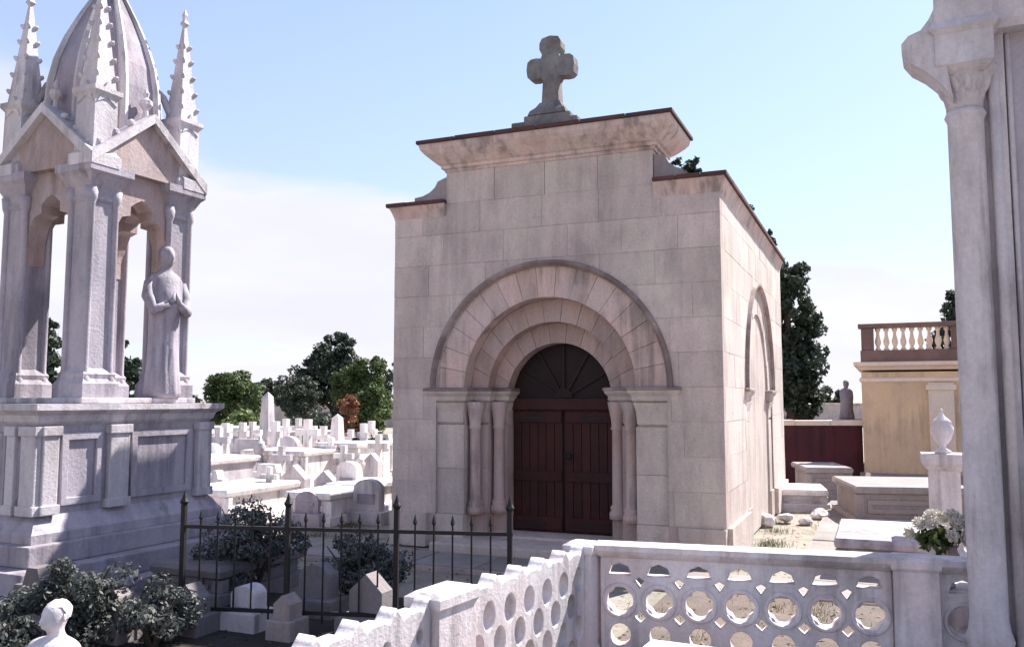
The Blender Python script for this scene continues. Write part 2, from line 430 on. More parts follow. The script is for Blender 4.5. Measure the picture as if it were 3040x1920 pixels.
# paved walk along the chapel front and its right side, slab by slab
CH = Vector((0.352, 9.12, 0))
walk = obj('pavement', boxm(-3.1, 4.6, -1.14, -0.45, -0.09, 0.028), 'joint', None, None)
walk.location = CH; walk.rotation_euler = (0, 0, ROT)
tag(walk, 'worn concrete slab walk in front of the chapel', None, kind='structure')
for i in range(11):
    for j in range(2, 3):
        x0 = -3.08 + i * .697; y0 = -2.48 + j * .673
        o = obj('paving_slab', boxm(x0 + .006, x0 + .69, y0 + .006, y0 + .665, -0.05, 0.04 + rnd.uniform(-.004, .006), bev=.008), 'paving', walk)
side_walk = obj('path', boxm(2.5, 3.9, -.44, 9.5, -0.09, 0.026), 'joint')
side_walk.location = CH; side_walk.rotation_euler = (0, 0, ROT)
tag(side_walk, 'concrete path along the right side of the chapel', None, kind='structure')
for i in range(13):
    for j in range(2):
        x0 = 2.5 + j * .7; y0 = -.43 + i * .76
        obj('paving_slab', boxm(x0 + .006, x0 + .692, y0 + .006, y0 + .75, -0.05, 0.038 + rnd.uniform(-.004, .006), bev=.008), 'paving', side_walk)

# ------------------------------------------------------------------ the chapel
W2, DEP, H, ZS = 1.855, 5.8, 3.81, 1.73
chapel = thing('mausoleum_chapel', 'pink limestone mausoleum chapel with round arched portal and stone cross on top', 'chapel', CH, ROT)
RH, R1, R2_, R3 = 1.36, 0.97, 0.77, 0.61
SPR = [ZS, ZS, ZS - .05, ZS - .11]

def arch_poly(ro, ri, n=28, z0=0.0, zo=ZS, zi=ZS):
    return [(-ro, z0)] + list(reversed(arc(ro, 0, PI, n, 0, zo))) + [(ro, z0), (ri, z0)] + arc(ri, 0, PI, n, 0, zi) + [(-ri, z0)]

def stone_wall(parent, T, xa, xb, seed):
    g = random.Random(seed)
    Ro = 1.30
    # backing with the portal opening
    poly = [(xa, 0), (xa, H), (xb, H), (xb, 0), (Ro, 0)] + arc(Ro, 0, PI, 36, 0, ZS) + [(-Ro, 0)]
    obj('wall', prism(bmesh.new(), poly, 0.006, 0.28), 'joint', parent, T)
    zs = [0.36 + i * (ZS - .36) / 4 for i in range(5)] + [ZS + (i + 1) * (H - ZS) / 6 for i in range(6)]
    for ci in range(len(zs) - 1):
        z0, z1 = zs[ci] + .002, zs[ci + 1] - .002
        x = xa; k = 0
        L = .66
        first = .40 if ci % 2 else .66
        while x < xb - .05:
            ln = (first if k == 0 else L) * g.uniform(.88, 1.12)
            x1 = x + ln
            if xb - x1 < .28: x1 = xb
            a, b = x + .002, x1 - .002
            polys = []
            if zs[ci + 1] <= ZS + .01:
                for c, d in ((a, min(b, -Ro)), (max(a, Ro), b)):
                    if d - c > .03: polys.append([(c, z0), (c, z1), (d, z1), (d, z0)])
            else:
                n = 14
                run = []
                xsamp = sorted(set([a + (b - a) * i / n for i in range(n + 1)] + [v for v in (-Ro, Ro) if a < v < b]))
                for xx in xsamp:
                    lo = z0 if abs(xx) >= Ro else max(z0, ZS + math.sqrt(Ro * Ro - xx * xx))
                    if lo < z1 - .004: run.append((xx, lo))
                    else:
                        if len(run) > 1: polys.append(run)
                        run = []
                if len(run) > 1: polys.append(run)
                polys = [r if len(r) == 4 and r[1][1] == z1 else ([(r[0][0], z1)] + [(r[-1][0], z1)] + list(reversed(r))) for r in polys]
            for p in polys:
                dy = g.uniform(-.002, .002)
                obj('stone_block', prism(bmesh.new(), p, dy, .09), 'chapel', parent, T)
            x = x1; k += 1
    # moulded plinth left and right of the portal
    for sx, xe in ((-1, xa), (1, xb)):
        lo, hi = sorted((sx * (Ro + .1), xe))
        bm = bmesh.new()
        prism(bm, [(lo, 0), (lo, .36), (hi, .36), (hi, 0)], -.045, .09)
        obj('plinth', bevel_all(bm, .012), 'chapel', parent, T)

def portal(parent, T, blind=False):
    depth = [0.02, 0.05, 0.08] if blind else [0.03, 0.23, 0.40]
    thick = .06 if blind else .19
    radii = [(1.30, R1), (R1, R2_), (R2_, R3)]
    nv = [17, 13, 11]
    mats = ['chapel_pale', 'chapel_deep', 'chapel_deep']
    for k in range(1 if blind else 3):
        ro, ri = radii[k]; y = depth[k]
        obj('arch_backing', prism(bmesh.new(), arch_poly(ro + .001 * k, ri + .004, 32, 0, SPR[k], SPR[k + 1]), y + (.02 if blind else .05), y + thick + .03), 'joint', parent, T)
        for i in range(nv[k]):
            a0, a1 = PI * i / nv[k] + .002 / ri, PI * (i + 1) / nv[k] - .002 / ri
            poly = arc(ro - .002, a1, a0, 4, 0, SPR[k]) + arc(ri, a0, a1, 4, 0, SPR[k + 1])
            obj('voussoir', prism(bmesh.new(), poly, y + rnd.uniform(-.004, .003), y + thick), mats[k] if not blind else 'chapel', parent, T)
        for sx in (-1, 1):
            for (z0, z1) in ((0.0, .36), (.364, .85), (.854, 1.33)):
                lo, hi = sorted((sx * ri, sx * (ro - .002)))
                obj('jamb_stone', prism(bmesh.new(), [(lo, z0), (lo, z1), (hi, z1), (hi, z0)], y - (.02 if z0 == 0 else 0), y + thick), mats[k] if k and not blind else 'chapel', parent, T)
            # impost with its soot black top, and the carved capital band below
            lo, hi = sorted((sx * (ri - .035), sx * (ro + (.10 if k == 0 else -.002))))
            bm = bmesh.new()
            rect_loft(bm, lo, hi, y - .03, y + .2, [(-.02, 1.58), (0, 1.60), (.0, 1.64), (.03, 1.675), (.035, 1.70)])
            obj('impost', bm, 'chapel', parent, T)
            bm = bmesh.new(); rect_loft(bm, lo, hi, y - .03, y + .2, [(.045, 1.702), (.045, 1.727), (.02, 1.737)])
            obj('impost_ledge', bm, 'hood', parent, T)
            bm = bmesh.new(); rect_loft(bm, lo + (.035 if sx > 0 else .03), hi - (.03 if sx > 0 else .035), y - .01, y + .2, [(-.04, 1.33), (-.01, 1.36), (-.005, 1.47), (.02, 1.575)])
            obj('capital_frieze', bm, 'chapel', parent, T)
    for sx in (-1, 1) if not blind else ():
        for k, rr in ((0, R1), (1, R2_)):
            cx, cy = sx * (rr - .085), depth[k] + .115
            bm = lathe(bmesh.new(), [(.095, .36), (.095, .42), (.075, .45), (.085, .48), (.062, .51), (.058, 1.28), (.075, 1.30), (.062, 1.32), (.07, 1.40), (.09, 1.50), (.105, 1.58)], 14, cx, cy)
            obj('colonnette', bm, 'chapel_pale' if k == 0 else 'chapel_deep', parent, T, True)
    # hood mould
    bm = bmesh.new()
    prof = [(1.30, .02), (1.305, -.02), (1.33, -.045), (1.36, -.045), (1.37, .02)]
    n = 40
    rings = []
    for i in range(n + 1):
        a = PI * i / n
        rings.append([(r * math.cos(a), y, ZS + r * math.sin(a)) for r, y in prof])
    loft(bm, rings)
    obj('hood_mould', bm, 'hood', parent, T)
    # back of the recess
    if blind:
        obj('niche_panel', prism(bmesh.new(), [(-1.0, 0)] + list(reversed(arc(1.0, 0, PI, 24, 0, ZS))) + [(1.0, 0)], .045, .2), 'chapel', parent, T)
    else:
        ZD, RD = SPR[3], R3
        door = obj('door', prism(bmesh.new(), [(-RD - .03, .14)] + list(reversed(arc(RD + .03, 0, PI, 24, 0, ZD))) + [(RD + .03, .14)], .60, .66), 'door_dark', parent, T)
        for sx in (-1, 1):
            lo, hi = sorted((sx * .012, sx * (RD - .005)))
            for q in range(6):
                w = (hi - lo) / 6
                bm = boxm(lo + q * w + .003, lo + (q + 1) * w - .003, .575, .605, .15, ZD - .13, bev=.004)
                obj('door_plank', bm, 'door', door, T)
            for z0, z1 in ((.17, .31), (.70, .81), (ZD - .27, ZD - .15)):
                obj('door_rail', boxm(lo + .01, hi - .01, .555, .58, z0, z1, bev=.008), 'door', door, T)
            for z0 in (.23, ZD - .22):
                l2, h2 = sorted((sx * (RD - .02), sx * .2))
                obj('strap_hinge', boxm(l2, h2, .548, .556, z0 - .016, z0 + .016, bev=.003), 'iron', door, T)
        obj('transom', boxm(-RD, RD, .54, .60, ZD - .13, ZD, bev=.012), 'door', door, T)
        for a in range(1, 6):
            an = PI * a / 6
            p = [(.1 * math.cos(an) - .014 * math.sin(an), ZD + .1 * math.sin(an) + .014 * math.cos(an)), (RD * math.cos(an) - .014 * math.sin(an), ZD + RD * math.sin(an) + .014 * math.cos(an)),
                 (RD * math.cos(an) + .014 * math.sin(an), ZD + RD * math.sin(an) - .014 * math.cos(an)), (.1 * math.cos(an) + .014 * math.sin(an), ZD + .1 * math.sin(an) - .014 * math.cos(an))]
            obj('fanlight_bar', prism(bmesh.new(), p, .575, .598), 'door_dark', door, T)
        obj('fanlight_hub', prism(bmesh.new(), list(reversed(arc(.11, 0, PI, 12, 0, ZD + .005))), .57, .598), 'door_dark', door, T)
        obj('door_handle', lathe(bmesh.new(), [(.0, 0), (.03, .01), (.035, .03), (.02, .05), (.0, .055)], 12), 'iron', door, T @ Matrix.Translation((.07, .575, .98)) @ Matrix.Rotation(PI / 2, 4, 'X'), True)
        # threshold and two steps
        obj('threshold', boxm(-.76, .76, .18, .66, .0, .139, bev=.01), 'chapel', parent, T)

I4 = Matrix.Identity(4)
stone_wall(chapel, I4, -W2, W2, 3)
portal(chapel, I4)
TS = Matrix.Translation((W2, DEP / 2, 0)) @ Matrix.Rotation(PI / 2, 4, 'Z')
stone_wall(chapel, TS, -DEP / 2 + .095, DEP / 2, 8)
portal(chapel, TS, True)
obj('wall', boxm(-W2, -W2 + .28, .285, DEP - .285, 0, H), 'chapel', chapel)
obj('wall', boxm(-W2, W2 - .285, DEP - .28, DEP, 0, H), 'chapel', chapel)
obj('roof', boxm(-W2 + .29, W2 - .285, .285, DEP - .285, H - .25, H - .1), 'tomb_dark', chapel)
obj('step', boxm(-1.15, 1.15, -.42, .18, -.03, .115, bev=.012), 'chapel', chapel)
# front shoulders: coping strips, end mouldings, and the raised blocks beside the attic
A2 = 1.19
for sx in (-1, 1):
    lo, hi = sorted((sx * A2, sx * (W2 + .0)))
    bm = bmesh.new(); rect_loft(bm, lo if sx > 0 else -W2, hi if sx < 0 else W2, 0.0, .3, [(-.004, H - .16), (.012, H - .10), (.03, H - .05), (.055, H + .004)])
    # keep the moulding from running into the attic
    for v in bm.verts:
        if abs(v.co.x) < A2 + .002: v.co.x = sx * (A2 + .003)
    obj('cornice_moulding', bm, 'chapel_pale', chapel)
    bm = bmesh.new()
    for i in range(3):
        u0, u1 = A2 + .004 + i * .245, A2 + .244 + i * .245
        if i == 2: u1 = W2 + .085
        l_, h_ = sorted((sx * u0, sx * u1))
        o = obj('coping_stone', boxm(l_, h_, -.08, .36, H + .006, H + .05 + rnd.uniform(-.004, .004), bev=.008), 'coping', chapel)
    # raised shoulder block with a curved back
    p = [(A2 + .004, H + .052), (A2 + .42, H + .052), (A2 + .42, H + .11)] + [(A2 + .42 - .30 * math.sin(a), H + .11 + .20 * (1 - math.cos(a))) for a in (0.35, .7, 1.05, 1.4)] + [(A2 + .004, H + .32)]
    p = [(sx * x, z) for x, z in p]
    if sx > 0: p = list(reversed(p))
    obj('shoulder_block', bevel_all(prism(bmesh.new(), p, .02, .36), .008), 'granite', chapel)
for i in range(9):
    y0 = .362 + i * .608
    obj('coping_stone', boxm(W2 - .3, W2 + .085, y0 + .004, y0 + .602, H + .006, H + .052 + rnd.uniform(-.004, .004), bev=.008), 'coping', chapel)
    obj('coping_stone', boxm(-W2 - .085, -W2 + .3, y0 + .004, y0 + .602, H + .006, H + .052, bev=.008), 'coping', chapel)
bm = bmesh.new(); rect_loft(bm, W2 - .25, W2, .361, DEP, [(-.004, H - .16), (.012, H - .10), (.03, H - .05), (.055, H + .004)])
obj('cornice_moulding', bm, 'chapel_pale', chapel)
# attic
attic = obj('attic', boxm(-A2 + .005, A2 - .005, .01, .55, H - .002, 4.20), 'joint', chapel)
for i in range(4):
    x0 = -A2 + i * A2 / 2
    obj('stone_block', boxm(x0 + .003, x0 + A2 / 2 - .003, rnd.uniform(-.002, .002), .3, H - .0, 4.20), 'chapel', attic)
    if i in (0, 3):
        obj('stone_block', boxm(*( (-A2 - .002, -A2 + .05) if i == 0 else (A2 - .05, A2 + .002)), .303, .56, H, 4.20), 'chapel', attic)
bm = bmesh.new(); rect_loft(bm, -A2, A2, 0, .56, [(.012, 4.17), (.02, 4.20), (.045, 4.205), (.05, 4.24), (.075, 4.25), (.12, 4.29), (.185, 4.35), (.225, 4.40), (.235, 4.455)])
obj('cornice', bm, 'chapel_pale', attic)
for i in range(6):
    x0, x1 = -A2 - .262 + i * .4845, -A2 - .262 + (i + 1) * .4845
    obj('coping_stone', boxm(x0 + .003, x1 - .003, -.262, .822, 4.457, 4.50 + rnd.uniform(-.004, .004), bev=.008), 'coping', attic)
# stone cross
TX = Matrix.Translation((.04, -.13, 0))
cross = obj('cross_base', boxm(-.38, .38, .0, .55, 4.498, 4.60, bev=.02), 'cross', chapel, TX)
obj('cross_step', boxm(-.27, .27, .09, .47, 4.598, 4.69, bev=.02), 'cross', cross, TX)
bm = bmesh.new(); rect_loft(bm, -.1, .1, .2, .36, [(.12, 4.688), (.10, 4.74), (.05, 4.79), (.015, 4.85)])
obj('cross_foot', bm, 'cross', cross, TX)
cz = 5.25
cp = [(-.1, 4.84), (.1, 4.84), (.085, 5.10), (.11, 5.14)]
cp += [(.17, 5.13), (.23, 5.135), (.268, 5.165), (.28, cz), (.268, 5.335), (.23, 5.365), (.17, 5.37)]
cp += [(.11, 5.36), (.095, 5.40), (.125, 5.46), (.125, 5.53), (.095, 5.585), (0, 5.605)]
cp += [(-x, z) for x, z in reversed(cp[2:-1])]
obj('cross_shaft', bevel_all(prism(bmesh.new(), cp, .205, .355), .02, R(25), 2), 'cross', cross, TX)

# weeds rooted in the parapet
def tuft(label, loc, r, n, seed, leaf='leaf_dark', cat='plant', name='weed_tuft', group='weeds on the chapel parapet', size=None):
    o = obj(name, leaf_mesh([(0, 0, r * .8, r, r, r * .8), (r * .5, 0, r * .4, r * .5, r * .6, r * .4)], n, size or r * .28, seed, 14, .4, shell=.1), leaf, None)
    o.location = loc
    return tag(o, label, cat, group)
CM = plotT(CH)
def chp(x, y, z): return CM @ Vector((x, y, z))
tuft('dark weed tuft growing where the right shoulder meets the coping', chp(1.60, -.0, H + .045), .10, 260, 1)
tuft('small weed sprouting on the step right of the attic', chp(1.38, .2, H + .19), .075, 160, 2)
tuft('tiny weed on the coping halfway along the chapel side', chp(W2, 2.1, H + .05), .075, 120, 3)
tuft('bushy weed on the coping near the far end of the chapel side', chp(W2 - .05, 4.7, H + .045), .17, 300, 4)

# ------------------------------------------------------------------ gothic canopy monument on the left
AL = R(65)
c_, s_ = math.cos(AL), math.sin(AL)
N0 = Vector((-3.656, 7.4, 0))
SD = .849
ux, uy = Vector((s_, -c_, 0)), Vector((c_, s_, 0))       # local x: out of the right face; local y: away along it
CC = N0 + uy * SD / 2 - ux * SD / 2
mon = thing('gothic_monument', 'tall weathered marble gothic canopy monument with crocketed pinnacles on high pedestal', 'monument', CC, -(PI / 2 - AL))
hs = SD / 2
LED = 1.57
# pedestal extents in local axes: x right side, y away; nearer corner is (+x, -y)
px0, px1, py0, py1 = -hs - .55, hs + .22, -hs - .58, hs + .36
for k, (e, z0, z1) in enumerate(((.50, -.03, .17), (.33, .172, .34), (.17, .342, .50))):
    obj('step', boxm(px0 - e, px1 + e, py0 - e, py1 + e, z0, z1, bev=.012), 'marble_grey', mon)
ped = obj('pedestal', boxm(px0, px1, py0, py1, .5, LED - .1), 'marble_grey', mon)
bm = bmesh.new(); rect_loft(bm, px0, px1, py0, py1, [(.10, .502), (.10, .57), (.075, .60), (.04, .66), (.004, .70)])
obj('base_moulding', bm, 'marble_grey', ped)
bm = bmesh.new(); rect_loft(bm, px0, px1, py0, py1, [(.004, LED - .17), (.03, LED - .14), (.045, LED - .09), (.085, LED - .06), (.10, LED - .05), (.10, LED)])
obj('cornice', bm, 'marble', ped)
# pilasters and sunk panels on the two faces in view (front face y=py0, right face x=px1)
def ped_face(T, w, posts, seed):
    for a, b in posts:
        bm = boxm(a, b, -.06, .0, .705, LED - .175, bev=.01)
        box(bm, a - .015, b + .015, -.075, .0, .705, .78, bev=.006)
        box(bm, a - .015, b + .015, -.075, .0, LED - .25, LED - .176, bev=.006)
        obj('pilaster', bm, 'marble', ped, T)
    for (a, b), (c, d) in zip(posts, posts[1:]):
        lo, hi = b + .05, c - .05
        bm = plate([(lo, .76), (hi, .76), (hi, LED - .23), (lo, LED - .23)], [[(lo + .06, .82), (hi - .06, .82), (hi - .06, LED - .29), (lo + .06, LED - .29)]], -.03, -.001, .006)
        obj('panel_frame', bm, 'marble_grey', ped, T)
TF = Matrix.Translation((0, py0, 0))
ped_face(TF, px1 - px0, [(px0 + .01, px0 + .17), (-.62, -.46), (px1 - .30, px1 - .20), (px1 - .13, px1 + .04)], 1)
TR = Matrix.Translation((px1, 0, 0)) @ Matrix.Rotation(PI / 2, 4, 'Z')
ped_face(TR, py1 - py0, [(py0 + .0, py0 + .14), (py0 + .62, py0 + .82), (py1 - .18, py1 - .01)], 2)
obj('canopy_floor', boxm(-hs - .2, hs + .2, -hs - .2, hs + .2, LED + .001, LED + .05, bev=.01), 'marble', mon)
# four piers
CAPZ = 3.62
def pier_mesh():
    bm = bmesh.new()
    rect_loft(bm, -.125, .125, -.125, .125, [(.055, LED + .05), (.055, LED + .17), (.03, LED + .21), (.035, LED + .25), (.0, LED + .30), (-.004, 3.30), (.02, 3.33), (.005, 3.36), (.02, 3.42), (.07, 3.52), (.10, 3.55), (.10, 3.62)])
    return bm
pier0 = to_mesh(pier_mesh())
piers = [(hs, -hs), (-hs, -hs), (hs, hs), (-hs, hs)]
shaft0 = to_mesh(lathe(bmesh.new(), [(.05, LED + .05), (.05, LED + .2), (.036, LED + .24), (.03, LED + .3), (.03, 3.28), (.045, 3.32), (.055, 3.42)], 10))
bm = bmesh.new(); bmesh.ops.create_icosphere(bm, subdivisions=1, radius=1)
crocket0 = to_mesh(bm)
for k, (x, y) in enumerate(piers):
    p = obj('pier', pier0, 'marble_grey', mon); p.location = (x, y, 0)
    for ax, ay in ((.135, .135), (.135, -.135), (-.135, .135), (-.135, -.135)):
        q = obj('shaft', shaft0, 'marble_grey', p, None, True); q.location = (ax * .9, ay * .9, 0)
    # pinnacle: panelled base, steep crocketed spirelet, finial
    b = rect_loft(bmesh.new(), -.1, .1, -.1, .1, [(.05, 3.621), (.05, 3.70), (.02, 3.73), (.015, 4.22), (.045, 4.26), (.045, 4.30)])
    pn = obj('pinnacle', b, 'marble', mon); pn.location = (x * 1.12, y * 1.12, 0)
    for q in range(4):
        T = Matrix.Rotation(q * PI / 2, 4, 'Z')
        obj('gablet', prism(bmesh.new(), [(-.10, 4.16), (0, 4.36), (.10, 4.16), (0, 4.22)], -.125, -.09), 'marble', pn, T)
    bm = lathe(bmesh.new(), [(.15, 4.30), (.095, 4.70), (.05, 5.05), (.02, 5.26), (.045, 5.29), (.02, 5.33), (.03, 5.38), (.0, 5.44)], 4, rot=PI / 4)
    obj('spirelet', bm, 'marble', pn)
    for q in range(4):
        a = q * PI / 2 + PI / 4
        for z in (4.42, 4.58, 4.74, 4.90, 5.05):
            r = .15 + (z - 4.30) * (.02 - .15) / .96
            cr = obj('crocket', crocket0, 'marble', pn)
            cr.matrix_local = Matrix.Translation((r * math.cos(a), r * math.sin(a), z)) @ Matrix.Rotation(a, 4, 'Z') @ Matrix.Rotation(-.6, 4, 'Y') @ Matrix.Diagonal((.038, .022, .026, 1))
# gabled arches, one to a side, standing a little proud of the piers
def gable_bm():
    w = hs + .16
    ow = hs - .13
    sp = 2.95
    out = [(-w, 3.45), (-w, 3.66), (0, 4.12), (w, 3.66), (w, 3.45)]
    # pointed opening with a trefoil cusp
    n = 8
    Rr = ow * 1.75
    right = []
    for i in range(n + 1):
        a = math.acos((Rr - ow) / Rr) * i / n
        right.append((-(Rr - ow) + Rr * math.cos(a), sp + Rr * math.sin(a)))
    right[5] = (right[5][0] - .05, right[5][1] - .03)
    left = [(-x, z) for x, z in reversed(right[:-1])]
    n2 = len(right)
    arch = [(ow, sp - .15)] + right + left + [(-ow, sp - .15)]
    lower = [(-ow - .03, 3.62), (ow + .03, 3.62), (ow + .03, sp - .15)] + arch + [(-ow - .03, sp - .15)]
    upper = [(-w, 3.622), (-w, 3.66), (0, 4.12), (w, 3.66), (w, 3.622)]
    return lower, upper
glow, gup = gable_bm()
for q in range(4):
    T = Matrix.Rotation(q * PI / 2, 4, 'Z')
    g = obj('gable', prism(bmesh.new(), gup, -hs - .17, -hs + .05), 'marble_brown', mon, T)
    obj('arch_spandrel', prism(bmesh.new(), glow, -hs - .10, -hs + .08), 'marble_brown', g, T)
    w = hs + .16
    for sx in (-1, 1):
        p = [(sx * (w + .07), 3.60), (sx * (w + .07), 3.70), (0, 4.21), (0, 4.125)]
        obj('coping', prism(bmesh.new(), p if sx < 0 else list(reversed(p)), -hs - .235, -hs + .06), 'marble', g, T)
        for t in (.2, .45, .7):
            x, z = sx * (w + .07) * (1 - t), 3.70 + .51 * t + .02
            cr = obj('crocket', crocket0, 'marble', g)
            cr.matrix_local = T @ Matrix.Translation((x, -hs - .15, z)) @ Matrix.Diagonal((.042, .045, .042, 1))
    obj('finial', lathe(bmesh.new(), [(.03, 4.18), (.022, 4.26), (.06, 4.31), (.055, 4.35), (.02, 4.38), (.03, 4.42), (.0, 4.47)], 8, 0, -hs - .1), 'marble', g, T)
obj('canopy_vault', boxm(-hs - .04, hs + .04, -hs - .04, hs + .04, 3.56, 3.72), 'marble_brown', mon)
# convex eight sided spire with ribs
sp = [(.45, 3.72), (.48, 4.0), (.49, 4.25), (.475, 4.5), (.435, 4.72), (.36, 4.95), (.26, 5.18), (.15, 5.40), (.07, 5.6), (.04, 5.75)]
spire = obj('spire', lathe(bmesh.new(), sp, 8, rot=PI / 8), 'marble_slate', mon)
for q in range(8):
    a = PI / 8 + q * PI / 4
    obj('rib', tube(bmesh.new(), [(r * math.cos(a), r * math.sin(a), z) for r, z in sp], [.045, .045, .045, .043, .04, .036, .03, .025, .02, .016], 6), 'marble', spire)
obj('finial', lathe(bmesh.new(), [(.04, 5.74), (.10, 5.82), (.10, 5.88), (.03, 5.92), (.05, 6.0), (0, 6.1)], 10), 'marble', spire)
# little bridges from pinnacles to the spire
for k, (x, y) in enumerate(piers):
    d = Vector((x, y, 0)).normalized()
    a, b = Vector((x, y, 4.28)) , d * .40 + Vector((0, 0, 4.62))
    m1 = a.lerp(b, .5) + Vector((0, 0, .07))
    obj('flying_buttress', tube(bmesh.new(), [a, m1, b], .035, 6), 'marble', mon)

cs = thing('marble_statue', 'standing robed marble figure against the right pier of the gothic canopy', 'statue', (-3.25, 8.0, LED + .05), R(52))
csec = [(0, .15, .14, 0), (.05, .16, .15, 0), (.25, .145, .13, .005), (.5, .13, .115, .005), (.72, .135, .11, 0), (.85, .15, .115, -.005), (1.0, .165, .11, -.005), (1.09, .165, .098, 0), (1.14, .135, .082, .002), (1.17, .085, .062, .004), (1.20, .052, .05, .002), (1.225, .048, .052, -.004), (1.25, .056, .066, -.012), (1.29, .064, .078, -.014), (1.33, .068, .082, -.01), (1.37, .064, .078, -.006), (1.40, .05, .06, -.003), (1.415, .025, .03, 0)]
cr_ = []
for z, rx, ry, cy in csec:
    ring = []
    for i in range(32):
        a = 2 * PI * i / 32; f = max(0, -math.sin(a))
        k = 1 + (.075 * math.sin(9 * a + z * 2.2) * min(1, (1.0 - z) * 2) if z < 1.0 else 0)
        y = cy + ry * math.sin(a) * k
        if .78 < z < .95: y -= .055 * f ** 2                      # hands folded before the chest
        if z > 1.26 and z < 1.34 and f > .96: y -= .024
        if z > 1.31 and z < 1.35 and .7 < f < .93: y += .012
        ring.append((rx * math.cos(a) * k, y, z))
    cr_.append(ring)
cf = obj('figure', loft(bmesh.new(), cr_), 'marble_grey', cs, None, True)
for sx in (-1, 1):
    obj('sleeve', tube(bmesh.new(), [(sx * .155, 0, 1.07), (sx * .185, -.03, .93), (sx * .16, -.10, .80), (sx * .05, -.17, .86)], [.05, .058, .055, .034], 10), 'marble_grey', cf, None, True)
    obj('hand', tube(bmesh.new(), [(sx * .055, -.165, .855), (sx * .025, -.185, .90), (sx * .008, -.18, .965)], [.022, .024, .008], 8), 'marble_grey', cf, None, True)

hair(cf, 0, .006, 1.335, .074, .082, .092, 'marble_grey', 3)
# ------------------------------------------------------------------ pierced marble enclosure in the foreground
K = Vector((0.44, 5.28, 0))
d1 = Vector((-.4983, -.867, 0))            # left wing comes towards the camera
enc = thing('tomb_balustrade', 'pierced white marble balustrade with scalloped crest enclosing a tomb', 'balustrade', K, 0)
def frame(d, org=(0, 0, 0)):
    "local x along d, local y to the left of it"
    a = math.atan2(d.y, d.x)
    return Matrix.Translation(org) @ Matrix.Rotation(a, 4, 'Z')
TOP = .75
T1 = frame(d1)
def crest(a, b, z, pitch=.23):
    "scalloped upper outline from a to b: raised points with hollows between"
    n = max(1, round((b - a) / pitch)); p = (b - a) / n
    pts = []
    for i in range(n):
        for u in (0, .1, .2, .35, .5, .65, .8, .9):
            h = .052 * max(0, 1 - min(u, 1 - u) / .2) + .014 * (1 - abs(.5 - u) * 2 > .6)
            pts.append((a + (i + u) * p, z + h))
    pts.append((b, z + .052))
    return pts
def lattice(a, b, rows, pitch, rw, rh, n=14):
    hl = []
    for k, z in enumerate(rows):
        x = a + pitch * (.5 if k % 2 else 0.0) + .08
        while x < b - .07:
            hl.append([(x + rw * math.cos(2 * PI * i / n), z + rh * math.sin(2 * PI * i / n)) for i in range(n)])
            x += pitch
    return hl
for (a, b, full) in ((.10, 1.36, True), (1.66, 3.1, False)):
    outer = [(a, .09), (b, .09)] + list(reversed(crest(a, b, TOP - .05)))
    holes = lattice(a, b, (.567, .43, .293, .175), .2, .052, .068) if full else \
        lattice(a, b, (.60,), .23, .026, .03, 10) + lattice(a + .115, b, (.43,), .23, .06, .085) + lattice(a, b, (.26,), .23, .06, .075)
    obj('pierced_panel', plate(outer, holes, -.045, .045, .008), 'marble_lattice', enc, T1)
    obj('base_rail', boxm(a - .01, b + .01, -.09, .09, -.03, .088, bev=.012), 'marble_lattice', enc, T1)
def pier_post(T, x, w=.15, h=TOP + .01, cap=.012):
    bm = bmesh.new(); rect_loft(bm, x - w, x + w, -.085, .085, [(.02, -.03), (.02, .14), (0, .17), (0, h - .08), (cap, h - .06), (cap, h - .02), (-.02, h)])
    p = obj('post', bm, 'marble_lattice', enc, T)
pier_post(T1, 1.51, .148); pier_post(T1, 0.03, .07)
d2 = Vector((.962, -.274, 0)).normalized()
T2 = frame(d2)
def roundels(a, b):
    n = round((b - a) / .225); p = (b - a) / n
    holes = []
    for i in range(n):
        cx = a + (i + .5) * p
        kind = i % 3
        # quatrefoil opening with cusps
        q = []
        for k in range(40):
            an = 2 * PI * k / 40
            q.append((cx + (.080 - .014 * abs(math.sin(2 * an)) ** 6) * math.cos(an), .43 + (.080 - .014 * abs(math.sin(2 * an)) ** 6) * math.sin(an)))
        holes.append(q)
        holes.append(circle(cx, .235, .062, 16))
        if i:
            xx = a + i * p
            holes.append([(xx - .04, .335), (xx, .30), (xx + .04, .335), (xx, .372)])
            holes.append([(xx - .035, .545), (xx, .505), (xx + .035, .545), (xx, .565)])
        holes.append([(cx - .07, .575), (cx + .07, .575), (cx + .05, .625), (cx, .645), (cx - .05, .625)])
    return holes, n, p
ring_me = bmesh.new()
rr = [[( (.092 + .013 * math.cos(t)) * math.cos(2 * PI * i / 24), .013 * math.sin(t), (.092 + .013 * math.cos(t)) * math.sin(2 * PI * i / 24)) for t in (0, PI / 3, 2 * PI / 3, PI, 4 * PI / 3, 5 * PI / 3)] for i in range(24)]
rv = [[ring_me.verts.new(p) for p in r] for r in rr]
for i in range(24):
    for j in range(6):
        ring_me.faces.new((rv[i][j], rv[i][(j + 1) % 6], rv[(i + 1) % 24][(j + 1) % 6], rv[(i + 1) % 24][j]))
ring_me = to_mesh(ring_me)
